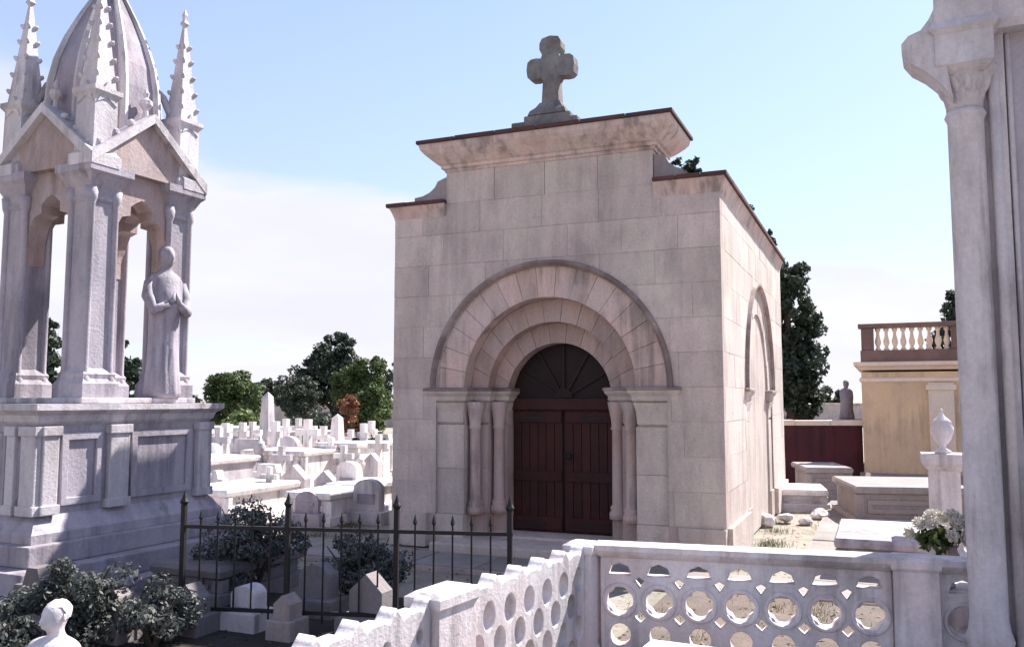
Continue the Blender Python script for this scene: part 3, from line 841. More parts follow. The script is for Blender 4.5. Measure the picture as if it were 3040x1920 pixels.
for a, b in ((.10, 1.70), (1.93, 3.1)):
    holes, n, p = roundels(a, b)
    outer = [(a, .09), (b, .09), (b, TOP - .07), (a, TOP - .07)]
    pan = obj('pierced_panel', plate(outer, holes, -.045, .045, .008), 'marble_lattice', enc, T2)
    obj('base_rail', boxm(a - .01, b + .01, -.09, .09, -.03, .088, bev=.012), 'marble_lattice', enc, T2)
    bm = bmesh.new(); rect_loft(bm, a, b, -.06, .06, [(.0, TOP - .07), (.02, TOP - .05), (.035, TOP - .03), (.035, TOP)])
    obj('top_rail', bm, 'marble_lattice', enc, T2)
    for i in range(n):
        for z in (.43,):
            q = obj('roundel_ring', ring_me, 'marble_lattice', pan)
            q.matrix_local = T2 @ Matrix.Translation((a + (i + .5) * p, -.046, z))
pier_post(T2, 1.815, .113)
# tomb slab inside
sl = thing('tomb_slab', 'sunlit white marble tomb slab inside the pierced balustrade', 'tomb', (1.05, 4.06, 0), ROT - .06)
obj('chest', boxm(-.40, .62, -1.5, .0, -.03, .36, bev=.01), 'marble_grey', sl)
bm = bmesh.new(); rect_loft(bm, -.43, .65, -1.53, .03, [(0, .362), (.03, .38), (.03, .42), (.0, .45)])
obj('cover', bm, 'marble_white', sl)

# ------------------------------------------------------------------ marble monument at the right edge
RM = Vector((2.415, 4.42, 0))
rm = thing('marble_tomb_tower', 'tall lilac grey marble tomb tower with corner column and carved corbel', 'monument', RM, -R(27))
obj('plinth', boxm(-.16, 2.3, -.22, 1.9, -.03, .22, bev=.02), 'marble_grey', rm)
core = obj('wall', boxm(-.03, 2.1, .06, 1.7, .2, 4.9), 'marble', rm)
bm = plate([(.10, .24), (2.0, .24), (2.0, 4.3), (.10, 4.3)], [[(.17, .5), (1.93, .5), (1.93, 4.1), (.17, 4.1)]], .02, .061, .008)
obj('panel_frame', bm, 'marble', core)
obj('face_panel', boxm(.175, 1.925, .048, .062, .505, 4.095), 'marble_grey', core)
obj('edge_moulding', tube(bmesh.new(), [(.12, .035, .222), (.12, .035, 4.3)], .030, 10), 'marble', core, None, True)
obj('edge_moulding', tube(bmesh.new(), [(.19, .045, .5), (.19, .045, 4.1)], .014, 8), 'marble', core, None, True)
bm = lathe(bmesh.new(), [(.12, .22), (.12, .33), (.10, .36), (.115, .40), (.098, .45), (.09, .5), (.088, 3.07), (.102, 3.10), (.09, 3.13)], 20, -.02, .04)
obj('column', bm, 'marble', rm, None, True)
bm = lathe(bmesh.new(), [(.09, 3.13), (.092, 3.16), (.10, 3.20), (.12, 3.25), (.15, 3.30), (.165, 3.33), (.165, 3.36)], 12, -.02, .05, PI / 8)
cap = obj('capital', bm, 'marble', rm, None, True)
leaf1 = bmesh.new(); bmesh.ops.create_icosphere(leaf1, subdivisions=2, radius=1); leaf1 = to_mesh(leaf1)
for k in range(7):
    a = PI + .9 + (k - 3) * .52
    for z, r, s_z in ((3.19, .085, .028), (3.26, .115, .036)):
        q = obj('capital_leaf', leaf1, 'marble', cap, None, True)
        q.matrix_local = Matrix.Translation((-.02 + r * math.cos(a + (.26 if z > 3.1 else 0)), .05 + r * math.sin(a + (.26 if z > 3.1 else 0)), z)) @ Matrix.Rotation(a, 4, 'Z') @ Matrix.Rotation(.35, 4, 'Y') @ Matrix.Diagonal((s_z * .5, s_z * .6, s_z * 1.5, 1))
bm = bmesh.new(); rect_loft(bm, .0, 2.2, -.05, 1.8, [(-.0, 3.52), (.02, 3.56), (.02, 4.9)])
ent = obj('entablature', bm, 'marble', rm)
bm = bmesh.new(); rect_loft(bm, -.15, .12, -.14, .16, [(-.05, 3.30), (.0, 3.34), (.0, 3.50), (.03, 3.53), (.0, 3.58), (-.01, 4.9)])
cb = obj('corner_block', bm, 'marble', rm)
# crocket leaf that juts out at the corner
prof = [(-.07, 3.16), (-.04, 3.21), (0, 3.265), (.06, 3.33), (.125, 3.38), (.165, 3.44), (.165, 3.49), (.13, 3.53), (.07, 3.55), (.03, 3.60), (0, 3.66)]
bm = prism(bmesh.new(), [(-.145 - x, z) for x, z in prof], -.13, .10)
obj('crocket', bevel_all(bm, .025, R(30), 2), 'marble', cb)
leaf0 = bmesh.new(); bmesh.ops.create_icosphere(leaf0, subdivisions=2, radius=1); leaf0 = to_mesh(leaf0)
for i in range(9):
    x = .02 + i * .25
    for dz, dx, s_z in ((0, 0, .05), (.1, .05, .038), (.1, -.05, .038), (-.08, .02, .03)):
        q = obj('carved_leaf', leaf0, 'marble', cb if i == 0 else ent, None, True)
        q.matrix_local = Matrix.Translation((x + dx - (.04 if i == 0 else 0), -.15 if i == 0 else -.07, 3.80 + dz)) @ Matrix.Diagonal((s_z, .018, s_z * 1.3, 1))

# ------------------------------------------------------------------ ochre mausoleum, maroon wall
YB = 16.2
oc = thing('ochre_mausoleum', 'ochre stucco mausoleum with cream cornice and balustraded parapet', 'building', (at(2024, YB), YB, 0), -R(23.5))
OW, OD = 4.6, 4.0
obj('plinth', boxm(-.08, OW + .08, -.08, OD, -.03, .26, bev=.015), 'granite', oc)
obj('wall', boxm(0, OW, 0, OD, .25, 2.12), 'ochre', oc)
for x0 in (1.12, OW - 1.5):
    obj('pilaster', boxm(x0, x0 + .42, -.07, .0, .262, 1.92, bev=.01), 'cream', oc)
    obj('pilaster_capital', boxm(x0 - .04, x0 + .46, -.09, .0, 1.78, 1.88, bev=.012), 'cream', oc)
bm = bmesh.new(); rect_loft(bm, 0, OW, 0, OD, [(.01, 1.93), (.035, 1.95), (.035, 2.0), (.01, 2.02)])
obj('string_course', bm, 'cream', oc)
bm = bmesh.new(); rect_loft(bm, 0, OW, 0, OD, [(.005, 2.16), (.06, 2.21), (.12, 2.24), (.13, 2.30), (.10, 2.31)])
obj('cornice', bm, 'cream', oc)
obj('parapet_base', boxm(.0, OW, .0, .3, 2.305, 2.53, bev=.012), 'russet', oc)
obj('parapet_base', boxm(.0, .3, .304, OD, 2.305, 2.53, bev=.012), 'russet', oc)
for x0 in (0.02, 1.55, 3.0, OW - .26):
    obj('parapet_post', boxm(x0, x0 + .22, .03, .27, 2.532, 2.95, bev=.01), 'russet', oc)
obj('parapet_rail', boxm(-.03, OW + .03, -.02, .31, 2.952, 3.03, bev=.012), 'russet', oc)
bal = to_mesh(lathe(bmesh.new(), [(.05, 2.532), (.05, 2.56), (.028, 2.59), (.052, 2.66), (.056, 2.71), (.03, 2.80), (.026, 2.87), (.045, 2.90), (.05, 2.951)], 10))
for x0, x1 in ((.24, 1.55), (1.77, 3.0), (3.22, OW - .26)):
    n = 9
    for i in range(n):
        b = obj('baluster', bal, 'cream', oc, None, True); b.location = (x0 + (i + .5) * (x1 - x0) / n, .15, 0)

mw = thing('maroon_wall', 'dark maroon plot wall with pale coping between chapel and ochre mausoleum', 'wall', (at(1700, 16.5), 16.5, 0), -R(3))
obj('wall', boxm(0, 2.58, 0, .22, -.03, 1.12), 'maroon', mw)
for i in range(4):
    obj('coping_stone', boxm(i * .66 + .003, i * .66 + .657, -.05, .27, 1.121, 1.22 + rnd.uniform(-.006, .006), bev=.012), 'cream', mw)

# ------------------------------------------------------------------ tombs beyond
def tomb_box(name, label, x, y, w, d, h, mat, rz=ROT, lid='marble', group=None, cat='tomb'):
    t = thing(name, label, cat, (x, y, 0), rz, group)
    obj('plinth', boxm(-w / 2 - .07, w / 2 + .07, -d / 2 - .07, d / 2 + .07, -.04, .1, bev=.012), mat, t)
    obj('chest', boxm(-w / 2, w / 2, -d / 2, d / 2, .095, h - .1), mat, t)
    for sx in (-1, 1):
        obj('corner_pilaster', boxm(sx * w / 2 - .05, sx * w / 2 + .05, -d / 2 - .02, -d / 2 + .06, .1, h - .102, bev=.008), mat, t)
    obj('side_panel', plate([(-w / 2 + .09, .16), (w / 2 - .09, .16), (w / 2 - .09, h - .17), (-w / 2 + .09, h - .17)], [[(-w / 2 + .15, .22), (w / 2 - .15, .22), (w / 2 - .15, h - .23), (-w / 2 + .15, h - .23)]], -d / 2 - .02, -d / 2 + .0, .004), mat, t)
    bm = bmesh.new(); rect_loft(bm, -w / 2, w / 2, -d / 2, d / 2, [(.0, h - .1), (.05, h - .08), (.06, h - .03), (.04, h)])
    obj('cover', bm, lid, t)
    return t
def cross_grave(label, x, y, h, mat, rz=ROT, w=None, group=None, name='cross_headstone'):
    if y > 10: h *= .86
    t = thing(name, label, 'gravestone', (x, y, 0), rz, group)
    w = w or h * .22
    for k, (e, z0, z1) in enumerate(((.28, -.04, .14), (.2, .138, .28), (.13, .278, .45))):
        obj('base_step', boxm(-e * h, e * h, -e * h * .8, e * h * .8, z0 * h, z1 * h, bev=.01), mat, t)
    a = h * .055
    p = [(-a * 1.2, .44 * h), (a * 1.2, .44 * h), (a, .74 * h), (w, .735 * h), (w, .735 * h + 2 * a), (a, .73 * h + 2 * a), (a * 1.05, h), (-a * 1.05, h), (-a, .73 * h + 2 * a), (-w, .735 * h + 2 * a), (-w, .735 * h), (-a, .74 * h)]
    obj('cross', bevel_all(prism(bmesh.new(), p, -a * .8, a * .8), .008), mat, t)
    return t
def headstone(label, x, y, w, h, mat, style='round', rz=ROT, group=None):
    if y > 10: h *= .84
    t = thing('headstone', label, 'gravestone', (x, y, 0), rz, group)
    bw = min(.08, w * .28)
    obj('base', boxm(-w / 2 - bw, w / 2 + bw, -.07 - bw, .07 + bw, -.04, .14, bev=.012), mat, t)
    if style == 'round':
        p = [(-w / 2, .135)] + [(w / 2 * math.cos(a), h - w / 2 * .7 + w / 2 * .7 * math.sin(a)) for a in [PI - i * PI / 12 for i in range(13)]] + [(w / 2, .135)]
    elif style == 'point':
        p = [(-w / 2, .135), (-w / 2, h - w * .45), (0, h), (w / 2, h - w * .45), (w / 2, .135)]
    else:
        p = [(-w / 2, .135), (-w / 2, h - .12), (-w / 2 + .08, h - .12), (-w / 2 + .12, h), (w / 2 - .12, h), (w / 2 - .08, h - .12), (w / 2, h - .12), (w / 2, .135)]
    obj('slab', bevel_all(prism(bmesh.new(), p, -.07, .07), .01), mat, t)
    if w >= .3 and mat != 'tomb_dark': obj('inset_tablet', bevel_all(prism(bmesh.new(), [(-w / 2 + .07, .24), (-w / 2 + .07, h * .66), (w / 2 - .07, h * .66), (w / 2 - .07, .24)], -.085, -.065), .005), 'marble_grey', t)
    return t
def obelisk(label, x, y, h, w, mat, name='obelisk', rz=ROT):
    t = thing(name, label, 'monument', (x, y, 0), rz)
    obj('base', rect_loft(bmesh.new(), -w * .9, w * .9, -w * .9, w * .9, [(.12, -.04), (.12, .16), (0, .18), (0, h * .28), (.05, h * .30), (.05, h * .33)]), mat, t)
    bm = lathe(bmesh.new(), [(w * .95, h * .33), (w * .62, h * .93), (.0, h)], 4, rot=PI / 4)
    obj('shaft', bm, mat, t)
    return t
def urn_column(label, x, y, hc, r, mat, rz=ROT, k=None):
    t = thing('urn_pedestal', label, 'monument', (x, y, 0), rz)
    obj('pedestal', rect_loft(bmesh.new(), -r, r, -r, r, [(.09, -.04), (.09, .14), (.03, .2), (0, .24), (0, hc - .16), (.03, hc - .13), (.06, hc - .09), (.06, hc)]), mat, t)
    k = k or r / .15
    u = obj('urn', lathe(bmesh.new(), [(a * k, hc + .001 + b * k) for a, b in [(.13, 0), (.13, .04), (.05, .09), (.05, .13), (.13, .22), (.18, .36), (.185, .44), (.14, .50), (.155, .53), (.12, .57), (.05, .64), (.02, .70), (.03, .73), (0, .77)]], 20), mat, t, None, True)
    return t

# left of the chapel, front row to back row
tomb_box('box_tomb', 'low white box tomb nearest the gap left of the chapel', at(800, 12.0), 12.0, .62, 1.3, .40, 'marble_white', lid='marble_white')
tomb_box('box_tomb', 'wide white box tomb just right of the gothic pedestal', at(570, 11.9), 11.9, .8, 1.4, .46, 'marble_white', lid='marble_white')
tomb_box('box_tomb', 'pinkish marble box tomb half hidden behind the gothic pedestal', at(470, 13.8), 13.8, 1.1, 1.5, .70, 'marble', lid='marble_white')
tomb_box('box_tomb', 'long white box tomb with crosses standing behind it', at(690, 16.0), 16.0, 1.3, 1.0, .70, 'marble_white', lid='marble_white')
tomb_box('box_tomb', 'raised white box tomb beside the red flowering shrub', at(835, 16.8), 16.8, .9, 1.2, .80, 'marble_white', lid='marble_white')
headstone('small round topped white headstone left of the chapel corner', at(872, 11.6), 11.6, .40, .66, 'marble')
headstone('pointed white headstone between two low box tombs', at(700, 12.8), 12.8, .44, .78, 'marble', 'point')
headstone('shouldered white headstone in the middle of the grave field', at(640, 13.4), 13.4, .55, .74, 'marble_white', 'shoulder')
headstone('broad grey white headstone under the green tree', at(590, 17.5), 17.5, .8, .98, 'marble', 'shoulder')
headstone('narrow pale headstone against the dark shrub by the chapel', at(880, 14.2), 14.2, .28, .88, 'marble', 'point')
headstone('round topped pale headstone left of the tall cross', at(682, 18.5), 18.5, .55, 1.0, 'marble')
headstone('small pointed headstone at the foot of the red shrub', at(772, 13.2), 13.2, .34, .64, 'marble', 'point')
cross_grave('slim white marble cross standing before the dark tree', at(727, 17.2), 17.2, 1.42, 'marble_white')
cross_grave('low white cross close to the chapel corner', at(893, 16.0), 16.0, 1.12, 'marble_white')
cross_grave('small grey cross beside the gothic pedestal', at(520, 16.0), 16.0, 1.28, 'marble')
obelisk('tall pale marble obelisk between the green tree and the dark tree', at(632, 21.0), 21.0, 1.8, .22, 'marble')
obelisk('short stubby white obelisk in front of the red shrub', at(796, 19.0), 19.0, 1.3, .2, 'marble_white')
tomb_box('box_tomb', 'far low white tomb under the dark tree', at(760, 22.0), 22.0, 2.4, 1.4, .82, 'granite', lid='marble')
tomb_box('box_tomb', 'far pale tomb behind the green bush', at(560, 23.0), 23.0, 2.2, 1.4, .9, 'marble', lid='marble_white')

headstone('thin white headstone just above the wide box tomb lid', at(505, 14.9), 14.9, .3, 1.02, 'marble_white')
headstone('pale stepped headstone right of the obelisk foot', at(655, 19.5), 19.5, .4, 1.08, 'marble_white', 'shoulder')
cross_grave('stocky white cross left of the obelisk', at(598, 19.4), 19.4, 1.3, 'marble_white')
cross_grave('white cross on steps beside the pointed headstone', at(668, 14.0), 14.0, 1.0, 'marble')
cross_grave('short white cross in front of the raised box tomb', at(812, 14.6), 14.6, .98, 'marble_white')
urn_column('small white urn on pillar before the red shrub', at(848, 13.4), 13.4, .40, .08, 'marble_white')
urn_column('white urn on pillar left of the pointed headstone', at(615, 15.6), 15.6, .5, .09, 'marble')
headstone('tilted grey headstone between the low box tombs', at(735, 11.4), 11.4, .36, .5, 'marble_grey')
headstone('squat white headstone by the gothic steps', at(455, 10.9), 10.9, .4, .46, 'marble', 'point')

headstone('small white headstone on the left of the two front box tombs', at(520, 12.6), 12.6, .3, .7, 'marble_white', 'shoulder')
headstone('white headstone right behind the low front box tomb', at(825, 13.0), 13.0, .36, .82, 'marble_white')
headstone('white stone peeping between cross and chapel wall', at(905, 18.5), 18.5, .5, 1.05, 'marble_white', 'shoulder')
cross_grave('tiny white cross in the back row under the green tree', at(545, 20.5), 20.5, 1.2, 'marble_white')
cross_grave('thin white cross in the back row before the dull green tree', at(705, 21.0), 21.0, 1.35, 'marble_white')
cross_grave('white cross in front of the long box tomb', at(640, 12.2), 12.2, .78, 'marble_white')
tomb_box('box_tomb', 'small white box tomb by the chapel left corner', at(860, 12.8), 12.8, .5, 1.0, .42, 'marble_white', lid='marble_white')

tomb_box('box_tomb', 'white box tomb beyond the gothic monument on its left', at(-180, 13.0), 13.0, .9, 1.7, .55, 'marble_white', lid='marble_white')
cross_grave('white cross beyond the gothic monument on its left', at(-60, 15.5), 15.5, 1.5, 'marble_white')
headstone('white headstone seen low between the gothic piers', at(150, 19.0), 19.0, .6, 1.2, 'marble_white', 'shoulder')
cross_grave('grey cross seen low between the gothic piers', at(265, 17.5), 17.5, 1.5, 'marble')
tomb_box('box_tomb', 'pale box tomb hidden behind the gothic pedestal', at(330, 15.5), 15.5, 1.3, 1.6, .7, 'marble', lid='marble_white')
cw = thing('cemetery_wall', 'long pale boundary wall far behind the graves', 'wall', (0, 52, 0))
obj('wall', boxm(-60, 60, 0, .35, -.05, 1.3), 'chapel', cw)
obj('wall_coping', boxm(-60.05, 60.05, -.07, .42, 1.302, 1.42, bev=.02), 'chapel_pale', cw)

ORD = ['first', 'second', 'third', 'fourth', 'fifth', 'sixth', 'seventh', 'eighth', 'ninth', 'tenth', 'eleventh', 'twelfth']
g = random.Random(5)
for k, (px, Y) in enumerate(((500, 18), (535, 17.2), (575, 18.4), (612, 17.6), (652, 16.9), (676, 19.8), (742, 18.8), (764, 17.8), (783, 16.2), (828, 18.2), (858, 17.4), (876, 19.2))):
    cross_grave('small thin white cross in the back rows, ' + ORD[k] + ' from the gothic pedestal toward the chapel', at(px, Y), Y, g.uniform(1.05, 1.4), 'marble_white', ROT + g.uniform(-.15, .15), .13, 'small crosses in the back rows')
# right of the chapel
tomb_box('block_tomb', 'grey stone block tomb before the maroon wall', at(1922, 14.6), 14.6, .62, 1.2, .52, 'granite', -R(8), 'granite')
tomb_box('low_tomb', 'low pale tomb on the ground beside the chapel corner', at(1868, 13.2), 13.2, .66, .9, .30, 'marble', -R(14), 'marble_white')
o = cross_grave('white marble marker leaning beside the maroon wall end', at(2012, 13.0), 13.0, .62, 'marble_white', -R(10)); o.rotation_euler[1] = R(14)
def boulder(label, x, y, r, seed, mat='marble_white'):
    g = random.Random(seed); bm = bmesh.new()
    bmesh.ops.create_icosphere(bm, subdivisions=2, radius=r)
    ph = [g.uniform(0, 6) for _ in range(6)]
    for v in bm.verts:
        k = 1 + .22 * math.sin(v.co.x / r * 2.2 + ph[0]) + .2 * math.sin(v.co.y / r * 2.6 + ph[1]) + .18 * math.sin(v.co.z / r * 3 + ph[2])
        v.co = Vector((v.co.x * k, v.co.y * k * .9, v.co.z * k * .62))
    o = obj('broken_stone', bm, mat); o.location = (x, y, r * .42); o.rotation_euler = (0, 0, g.uniform(0, 6))
    return tag(o, label, 'stone', 'broken marble beside the chapel')
for i, (px, Y, r, lb) in enumerate(((1752, 10.9, .10, 'white marble chunk against the foot of the chapel side'), (1790, 11.3, .13, 'larger white marble chunk second from the chapel side'), (1836, 11.6, .11, 'white marble chunk in front of the low pale tomb'),
                                    (1880, 11.4, .09, 'small marble chunk between the low tomb and the block tomb'), (1915, 11.9, .12, 'marble chunk in front of the grey block tomb'))):
    boulder(lb, at(px, Y), Y, r, i)
urn_column('pale marble urn on pedestal in front of the ochre mausoleum', at(2208, 8.2), 8.2, 1.10, .13, 'marble', k=.55)
tomb_box('box_tomb', 'grey box tomb at the foot of the ochre mausoleum', at(2100, 11.8), 11.8, 1.3, 1.5, .50, 'granite', -R(10), 'granite')
tomb_box('box_tomb', 'plain pale box tomb right of the chapel path', at(2060, 8.4), 8.4, .7, 1.3, .36, 'granite', ROT, 'marble_grey')

# marble vase of white flowers behind the balustrade post
vx, vy = at(2196, 5.6), 5.6
vb = thing('flower_vase', 'marble vase of white flowers by the right marble tower', 'flowers', (vx, vy, 0), ROT)
obj('stand', rect_loft(bmesh.new(), -.15, .15, -.15, .15, [(.05, -.03), (.05, .1), (0, .13), (0, .34), (.03, .37), (.03, .42)]), 'marble', vb)
obj('vase', lathe(bmesh.new(), [(.07, .421), (.07, .44), (.04, .47), (.08, .54), (.10, .62), (.085, .66), (.10, .68)], 16), 'marble', vb, None, True)
obj('foliage', leaf_mesh([(0, 0, .72, .13, .13, .09)], 220, .035, 5, 14, .5, shell=.2), 'leaf_mid', vb)
g = random.Random(4)
pet = bmesh.new()
for ring_, (rr_, zz, nn) in enumerate(((.04, .012, 6), (.03, .024, 5), (.016, .032, 4))):
    for k in range(nn):
        a = 2 * PI * k / nn + ring_ * .4
        T = Matrix.Rotation(a, 4, 'Z') @ Matrix.Translation((rr_ * .6, 0, zz)) @ Matrix.Rotation(-.5 - ring_ * .3, 4, 'Y') @ Matrix.Diagonal((.026, .017, .005, 1))
        bmesh.ops.create_icosphere(pet, subdivisions=1, radius=1, matrix=T)
pet = to_mesh(pet)
for k in range(22):
    f = obj('blossom', pet, 'flower_white', vb)
    a, e = g.uniform(0, 2 * PI), g.uniform(.1, 1.4)
    d = Vector((math.cos(a) * math.cos(e), math.sin(a) * math.cos(e), math.sin(e)))
    f.location = Vector((0, 0, .70)) + Vector((d.x * .16, d.y * .16, d.z * .16)); f.rotation_euler = d.to_track_quat('Z', 'Y').to_euler(); f.scale = [g.uniform(.9, 1.35)] * 3

# ------------------------------------------------------------------ marble bust in the lower left corner
def bust():
    t = thing('marble_bust', 'white marble bust with smooth rounded head before the dark shrubs', 'statue', (at(126, 4.5), 4.5, 0), -R(24))
    t.scale = (.72, .72, .72); t.location.z = .16; t.location.x += .075
    obj('pedestal', rect_loft(bmesh.new(), -.16, .16, -.12, .12, [(.04, -.26), (.04, .05), (0, .08), (0, .13), (.03, .15)]), 'marble_grey', t)
    bm = bmesh.new()
    # continuous torso + neck + head from cross sections (face looks to -y)
    sec = [(.15, .14, .10, 0, 0), (.19, .20, .12, 0, 0), (.25, .235, .125, 0, -.005), (.285, .228, .112, 0, -.002), (.312, .185, .092, 0, .004), (.327, .12, .074, 0, .008), (.338, .072, .062, 0, .01), (.352, .060, .058, 0, .008),
           (.375, .055, .057, 0, .0), (.395, .056, .066, 0, -.008), (.41, .060, .082, 0, -.016), (.43, .067, .092, 0, -.018), (.455, .072, .097, 0, -.014), (.48, .075, .099, 0, -.008), (.505, .076, .098, 0, -.004), (.53, .073, .094, 0, .0), (.553, .064, .082, 0, .002), (.57, .047, .06, 0, .004), (.58, .022, .03, 0, .005)]
    seg = 28
    rings = []
    for z, rx, ry, cx, cy in sec:
        ring = []
        for i in range(seg):
            a = 2 * PI * i / seg
            x, y = rx * math.cos(a), ry * math.sin(a)
            f = max(0, -math.sin(a))
            fx = abs(math.cos(a))
            if z > .39:                                                   # face: nose, brow, eye hollows, lips, chin
                if f > .96 and .44 < z < .49: y -= .026 * (1 - abs(z - .452) / .05)
                if f > .85 and abs(z - .505) < .014: y -= .004
                if .80 < f < .96 and abs(z - .48) < .014: y += .018
                if f > .9 and abs(z - .43) < .006: y += .004
                if f > .9 and abs(z - .41) < .006: y -= .010
            if .24 < z < .30 and f > .3: y -= .010 * f                     # chest
            ring.append((cx + x, cy + y, z))
        rings.append(ring)
    loft(bm, rings)
    b = obj('figure', bm, 'marble_lattice', t, None, True)
    md = b.modifiers.new('sub', 'SUBSURF'); md.levels = 1; md.render_levels = 2
    for sx in (-1, 1):
        e = bmesh.new(); bmesh.ops.create_uvsphere(e, u_segments=10, v_segments=8, radius=1, matrix=Matrix.Translation((sx * .077, .006, .475)) @ Matrix.Rotation(sx * .35, 4, 'Z') @ Matrix.Diagonal((.008, .017, .028, 1)))
        obj('ear', e, 'marble_lattice', b, None, True)
    hair(b, 0, .012, .505, .082, .100, .088, 'marble_lattice', 5)
    return t
bust()

# ------------------------------------------------------------------ shaded corner: railing, dark shrubs, small graves
rail = thing('iron_railing', 'black wrought iron railing round the shaded grave plot', 'railing', (at(620, 6.1), 6.1, 0), ROT * .4)
for k in range(1, 5):
    x = -1.35 + k * .78
    p = obj('post', boxm(x - .016, x + .016, -.016, .016, -.03, .86), 'iron', rail)
    obj('post_finial', lathe(bmesh.new(), [(.018, .858), (.032, .885), (.018, .91), (.0, .96)], 8, x, 0), 'iron', p)
for z in (.14, .70):
    obj('rail', boxm(-.58, 1.79, -.012, .012, z, z + .025), 'iron', rail)
for k in range(1, 4):
    for j in range(1, 6):
        x = -1.35 + k * .78 + j * .13
        bm = tube(bmesh.new(), [(x, 0, .08), (x, 0, .76)], .007, 6)
        lathe(bm, [(.007, .758), (.016, .775), (.0, .83)], 6, x, 0)
        obj('bar', bm, 'iron', rail)
bed = obj('soil_bed', boxm(-2.2, 2.35, -2.6, .9, -.06, .0), 'soil'); bed.location = (at(560, 6.4), 6.4, .012); bed.rotation_euler = (0, 0, ROT * .4)  # dark sheet under the plot; shade is put into its colour
tag(bed, 'soil of the shaded plot, its colour darkened for the shade', None, kind='structure')
bed2 = obj('earth_bed', boxm(-.2, 3.4, -1.2, 1.0, -.06, .0), 'earth'); bed2.location = (1.15, 6.45, .012); bed2.rotation_euler = (0, 0, ROT)  # plain earth without flowers, added to darken the ground behind the roundels
tag(bed2, 'bare brown earth between balustrade and chapel walk', None, kind='structure')
def shrub(label, px, Y, r, h, n, seed, leaf='leaf_shade', size=.017, name='shrub', group='dark shrubs in the shaded plot'):
    t = thing(name, label, 'shrub', (at(px, Y), Y, 0), 0, group)
    g = random.Random(seed); bm = bmesh.new()
    for k in range(9):
        a = g.uniform(0, 2 * PI); q = g.uniform(.3, .9)
        tube(bm, [(0, 0, -.02), (r * .3 * math.cos(a), r * .3 * math.sin(a), h * .4), (r * q * math.cos(a), r * q * math.sin(a), h * g.uniform(.6, .95))], [.018, .012, .004], 5)
    obj('stem', bm, 'bark', t)
    obj('foliage', leaf_mesh([(0, 0, h * .55, r, r, h * .45)], n, size, seed, 34, .34, shell=.3), leaf, t)
shrub('dark leafy shrub rising behind the marble bust', 190, 5.7, .34, .58, 6500, 21)
shrub('straggly dark shrub between bust and iron railing', 385, 5.75, .27, .40, 4500, 22)
shrub('low dark shrub at the left picture edge', 15, 5.3, .28, .36, 5000, 23)
shrub('dark shrub behind the railing near its middle', 610, 7.3, .42, .72, 9000, 24)
shrub('small dark shrub at the railing end toward the chapel', 860, 6.9, .36, .56, 8000, 25)
headstone('small white headstone catching sun in the shaded plot', at(600, 6.2), 6.2, .20, .31, 'marble', 'round')
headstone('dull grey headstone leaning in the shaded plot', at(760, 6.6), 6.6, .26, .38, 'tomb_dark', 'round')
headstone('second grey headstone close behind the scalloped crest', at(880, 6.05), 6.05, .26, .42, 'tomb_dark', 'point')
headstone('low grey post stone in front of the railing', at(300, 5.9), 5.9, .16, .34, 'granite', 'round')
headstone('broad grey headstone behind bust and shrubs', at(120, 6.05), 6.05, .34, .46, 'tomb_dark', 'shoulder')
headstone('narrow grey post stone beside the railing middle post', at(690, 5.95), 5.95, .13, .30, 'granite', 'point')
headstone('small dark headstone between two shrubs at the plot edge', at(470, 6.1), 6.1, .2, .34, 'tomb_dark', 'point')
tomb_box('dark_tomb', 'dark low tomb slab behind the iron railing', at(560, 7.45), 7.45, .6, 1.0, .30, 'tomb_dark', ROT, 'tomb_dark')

# grass tufts scattered in the open
def grass(n, seed):
    g = np.random.default_rng(seed)
    x = g.uniform(-7, 9, n); y = g.uniform(5.5, 24, n)
    tx = g.uniform(-7, 9, 700); ty = g.uniform(5.5, 24, 700); k = g.integers(0, 700, n)
    x = tx[k] + g.normal(size=n) * .09; y = ty[k] + g.normal(size=n) * .09
    keep = np.sin(x * 1.3) * np.cos(y * .9) > -.1
    x, y = x[keep], y[keep]; n = len(x)
    a = g.uniform(0, 2 * np.pi, n); h = g.uniform(.02, .07, n); w = .003
    d = np.stack([np.cos(a), np.sin(a), np.zeros(n)], 1); l = np.stack([np.cos(a + 1.3), np.sin(a + 1.3), np.zeros(n)], 1) * (h * .5)[:, None]
    p = np.stack([x, y, np.full(n, -.02)], 1); up = np.stack([np.zeros(n), np.zeros(n), h], 1)
    V = np.stack([p - d * w, p + d * w, p + d * w * .4 + l + up, p - d * w * .4 + l + up], 1).reshape(-1, 3)
    return quad_mesh(V, n)
tag(obj('grass', grass(90000, 3), 'grass'), 'thin dry grass growing between the tombs', 'grass', kind='stuff')

g_ = np.random.default_rng(8); n_ = 5000
lp = np.stack([g_.uniform(-5, 5, n_), g_.uniform(4.2, 13, n_), np.full(n_, .018)], 1)
la = g_.uniform(0, 2 * np.pi, n_); ls = g_.uniform(.012, .03, n_)[:, None]
lt = np.stack([np.cos(la), np.sin(la), g_.uniform(-.25, .25, n_)], 1) * ls; lb = np.stack([-np.sin(la), np.cos(la), g_.uniform(-.25, .25, n_)], 1) * ls * .5
M['litter'] = mat_leaf('dry brown leaf', (0.05, 0.03, 0.015), (0.2, 0.13, 0.07))
tag(obj('leaf_litter', quad_mesh(np.stack([lp - lt, lp - lb, lp + lt, lp + lb], 1).reshape(-1, 3), n_), 'litter'), 'dry fallen leaves scattered over the ground', 'leaves', kind='stuff')

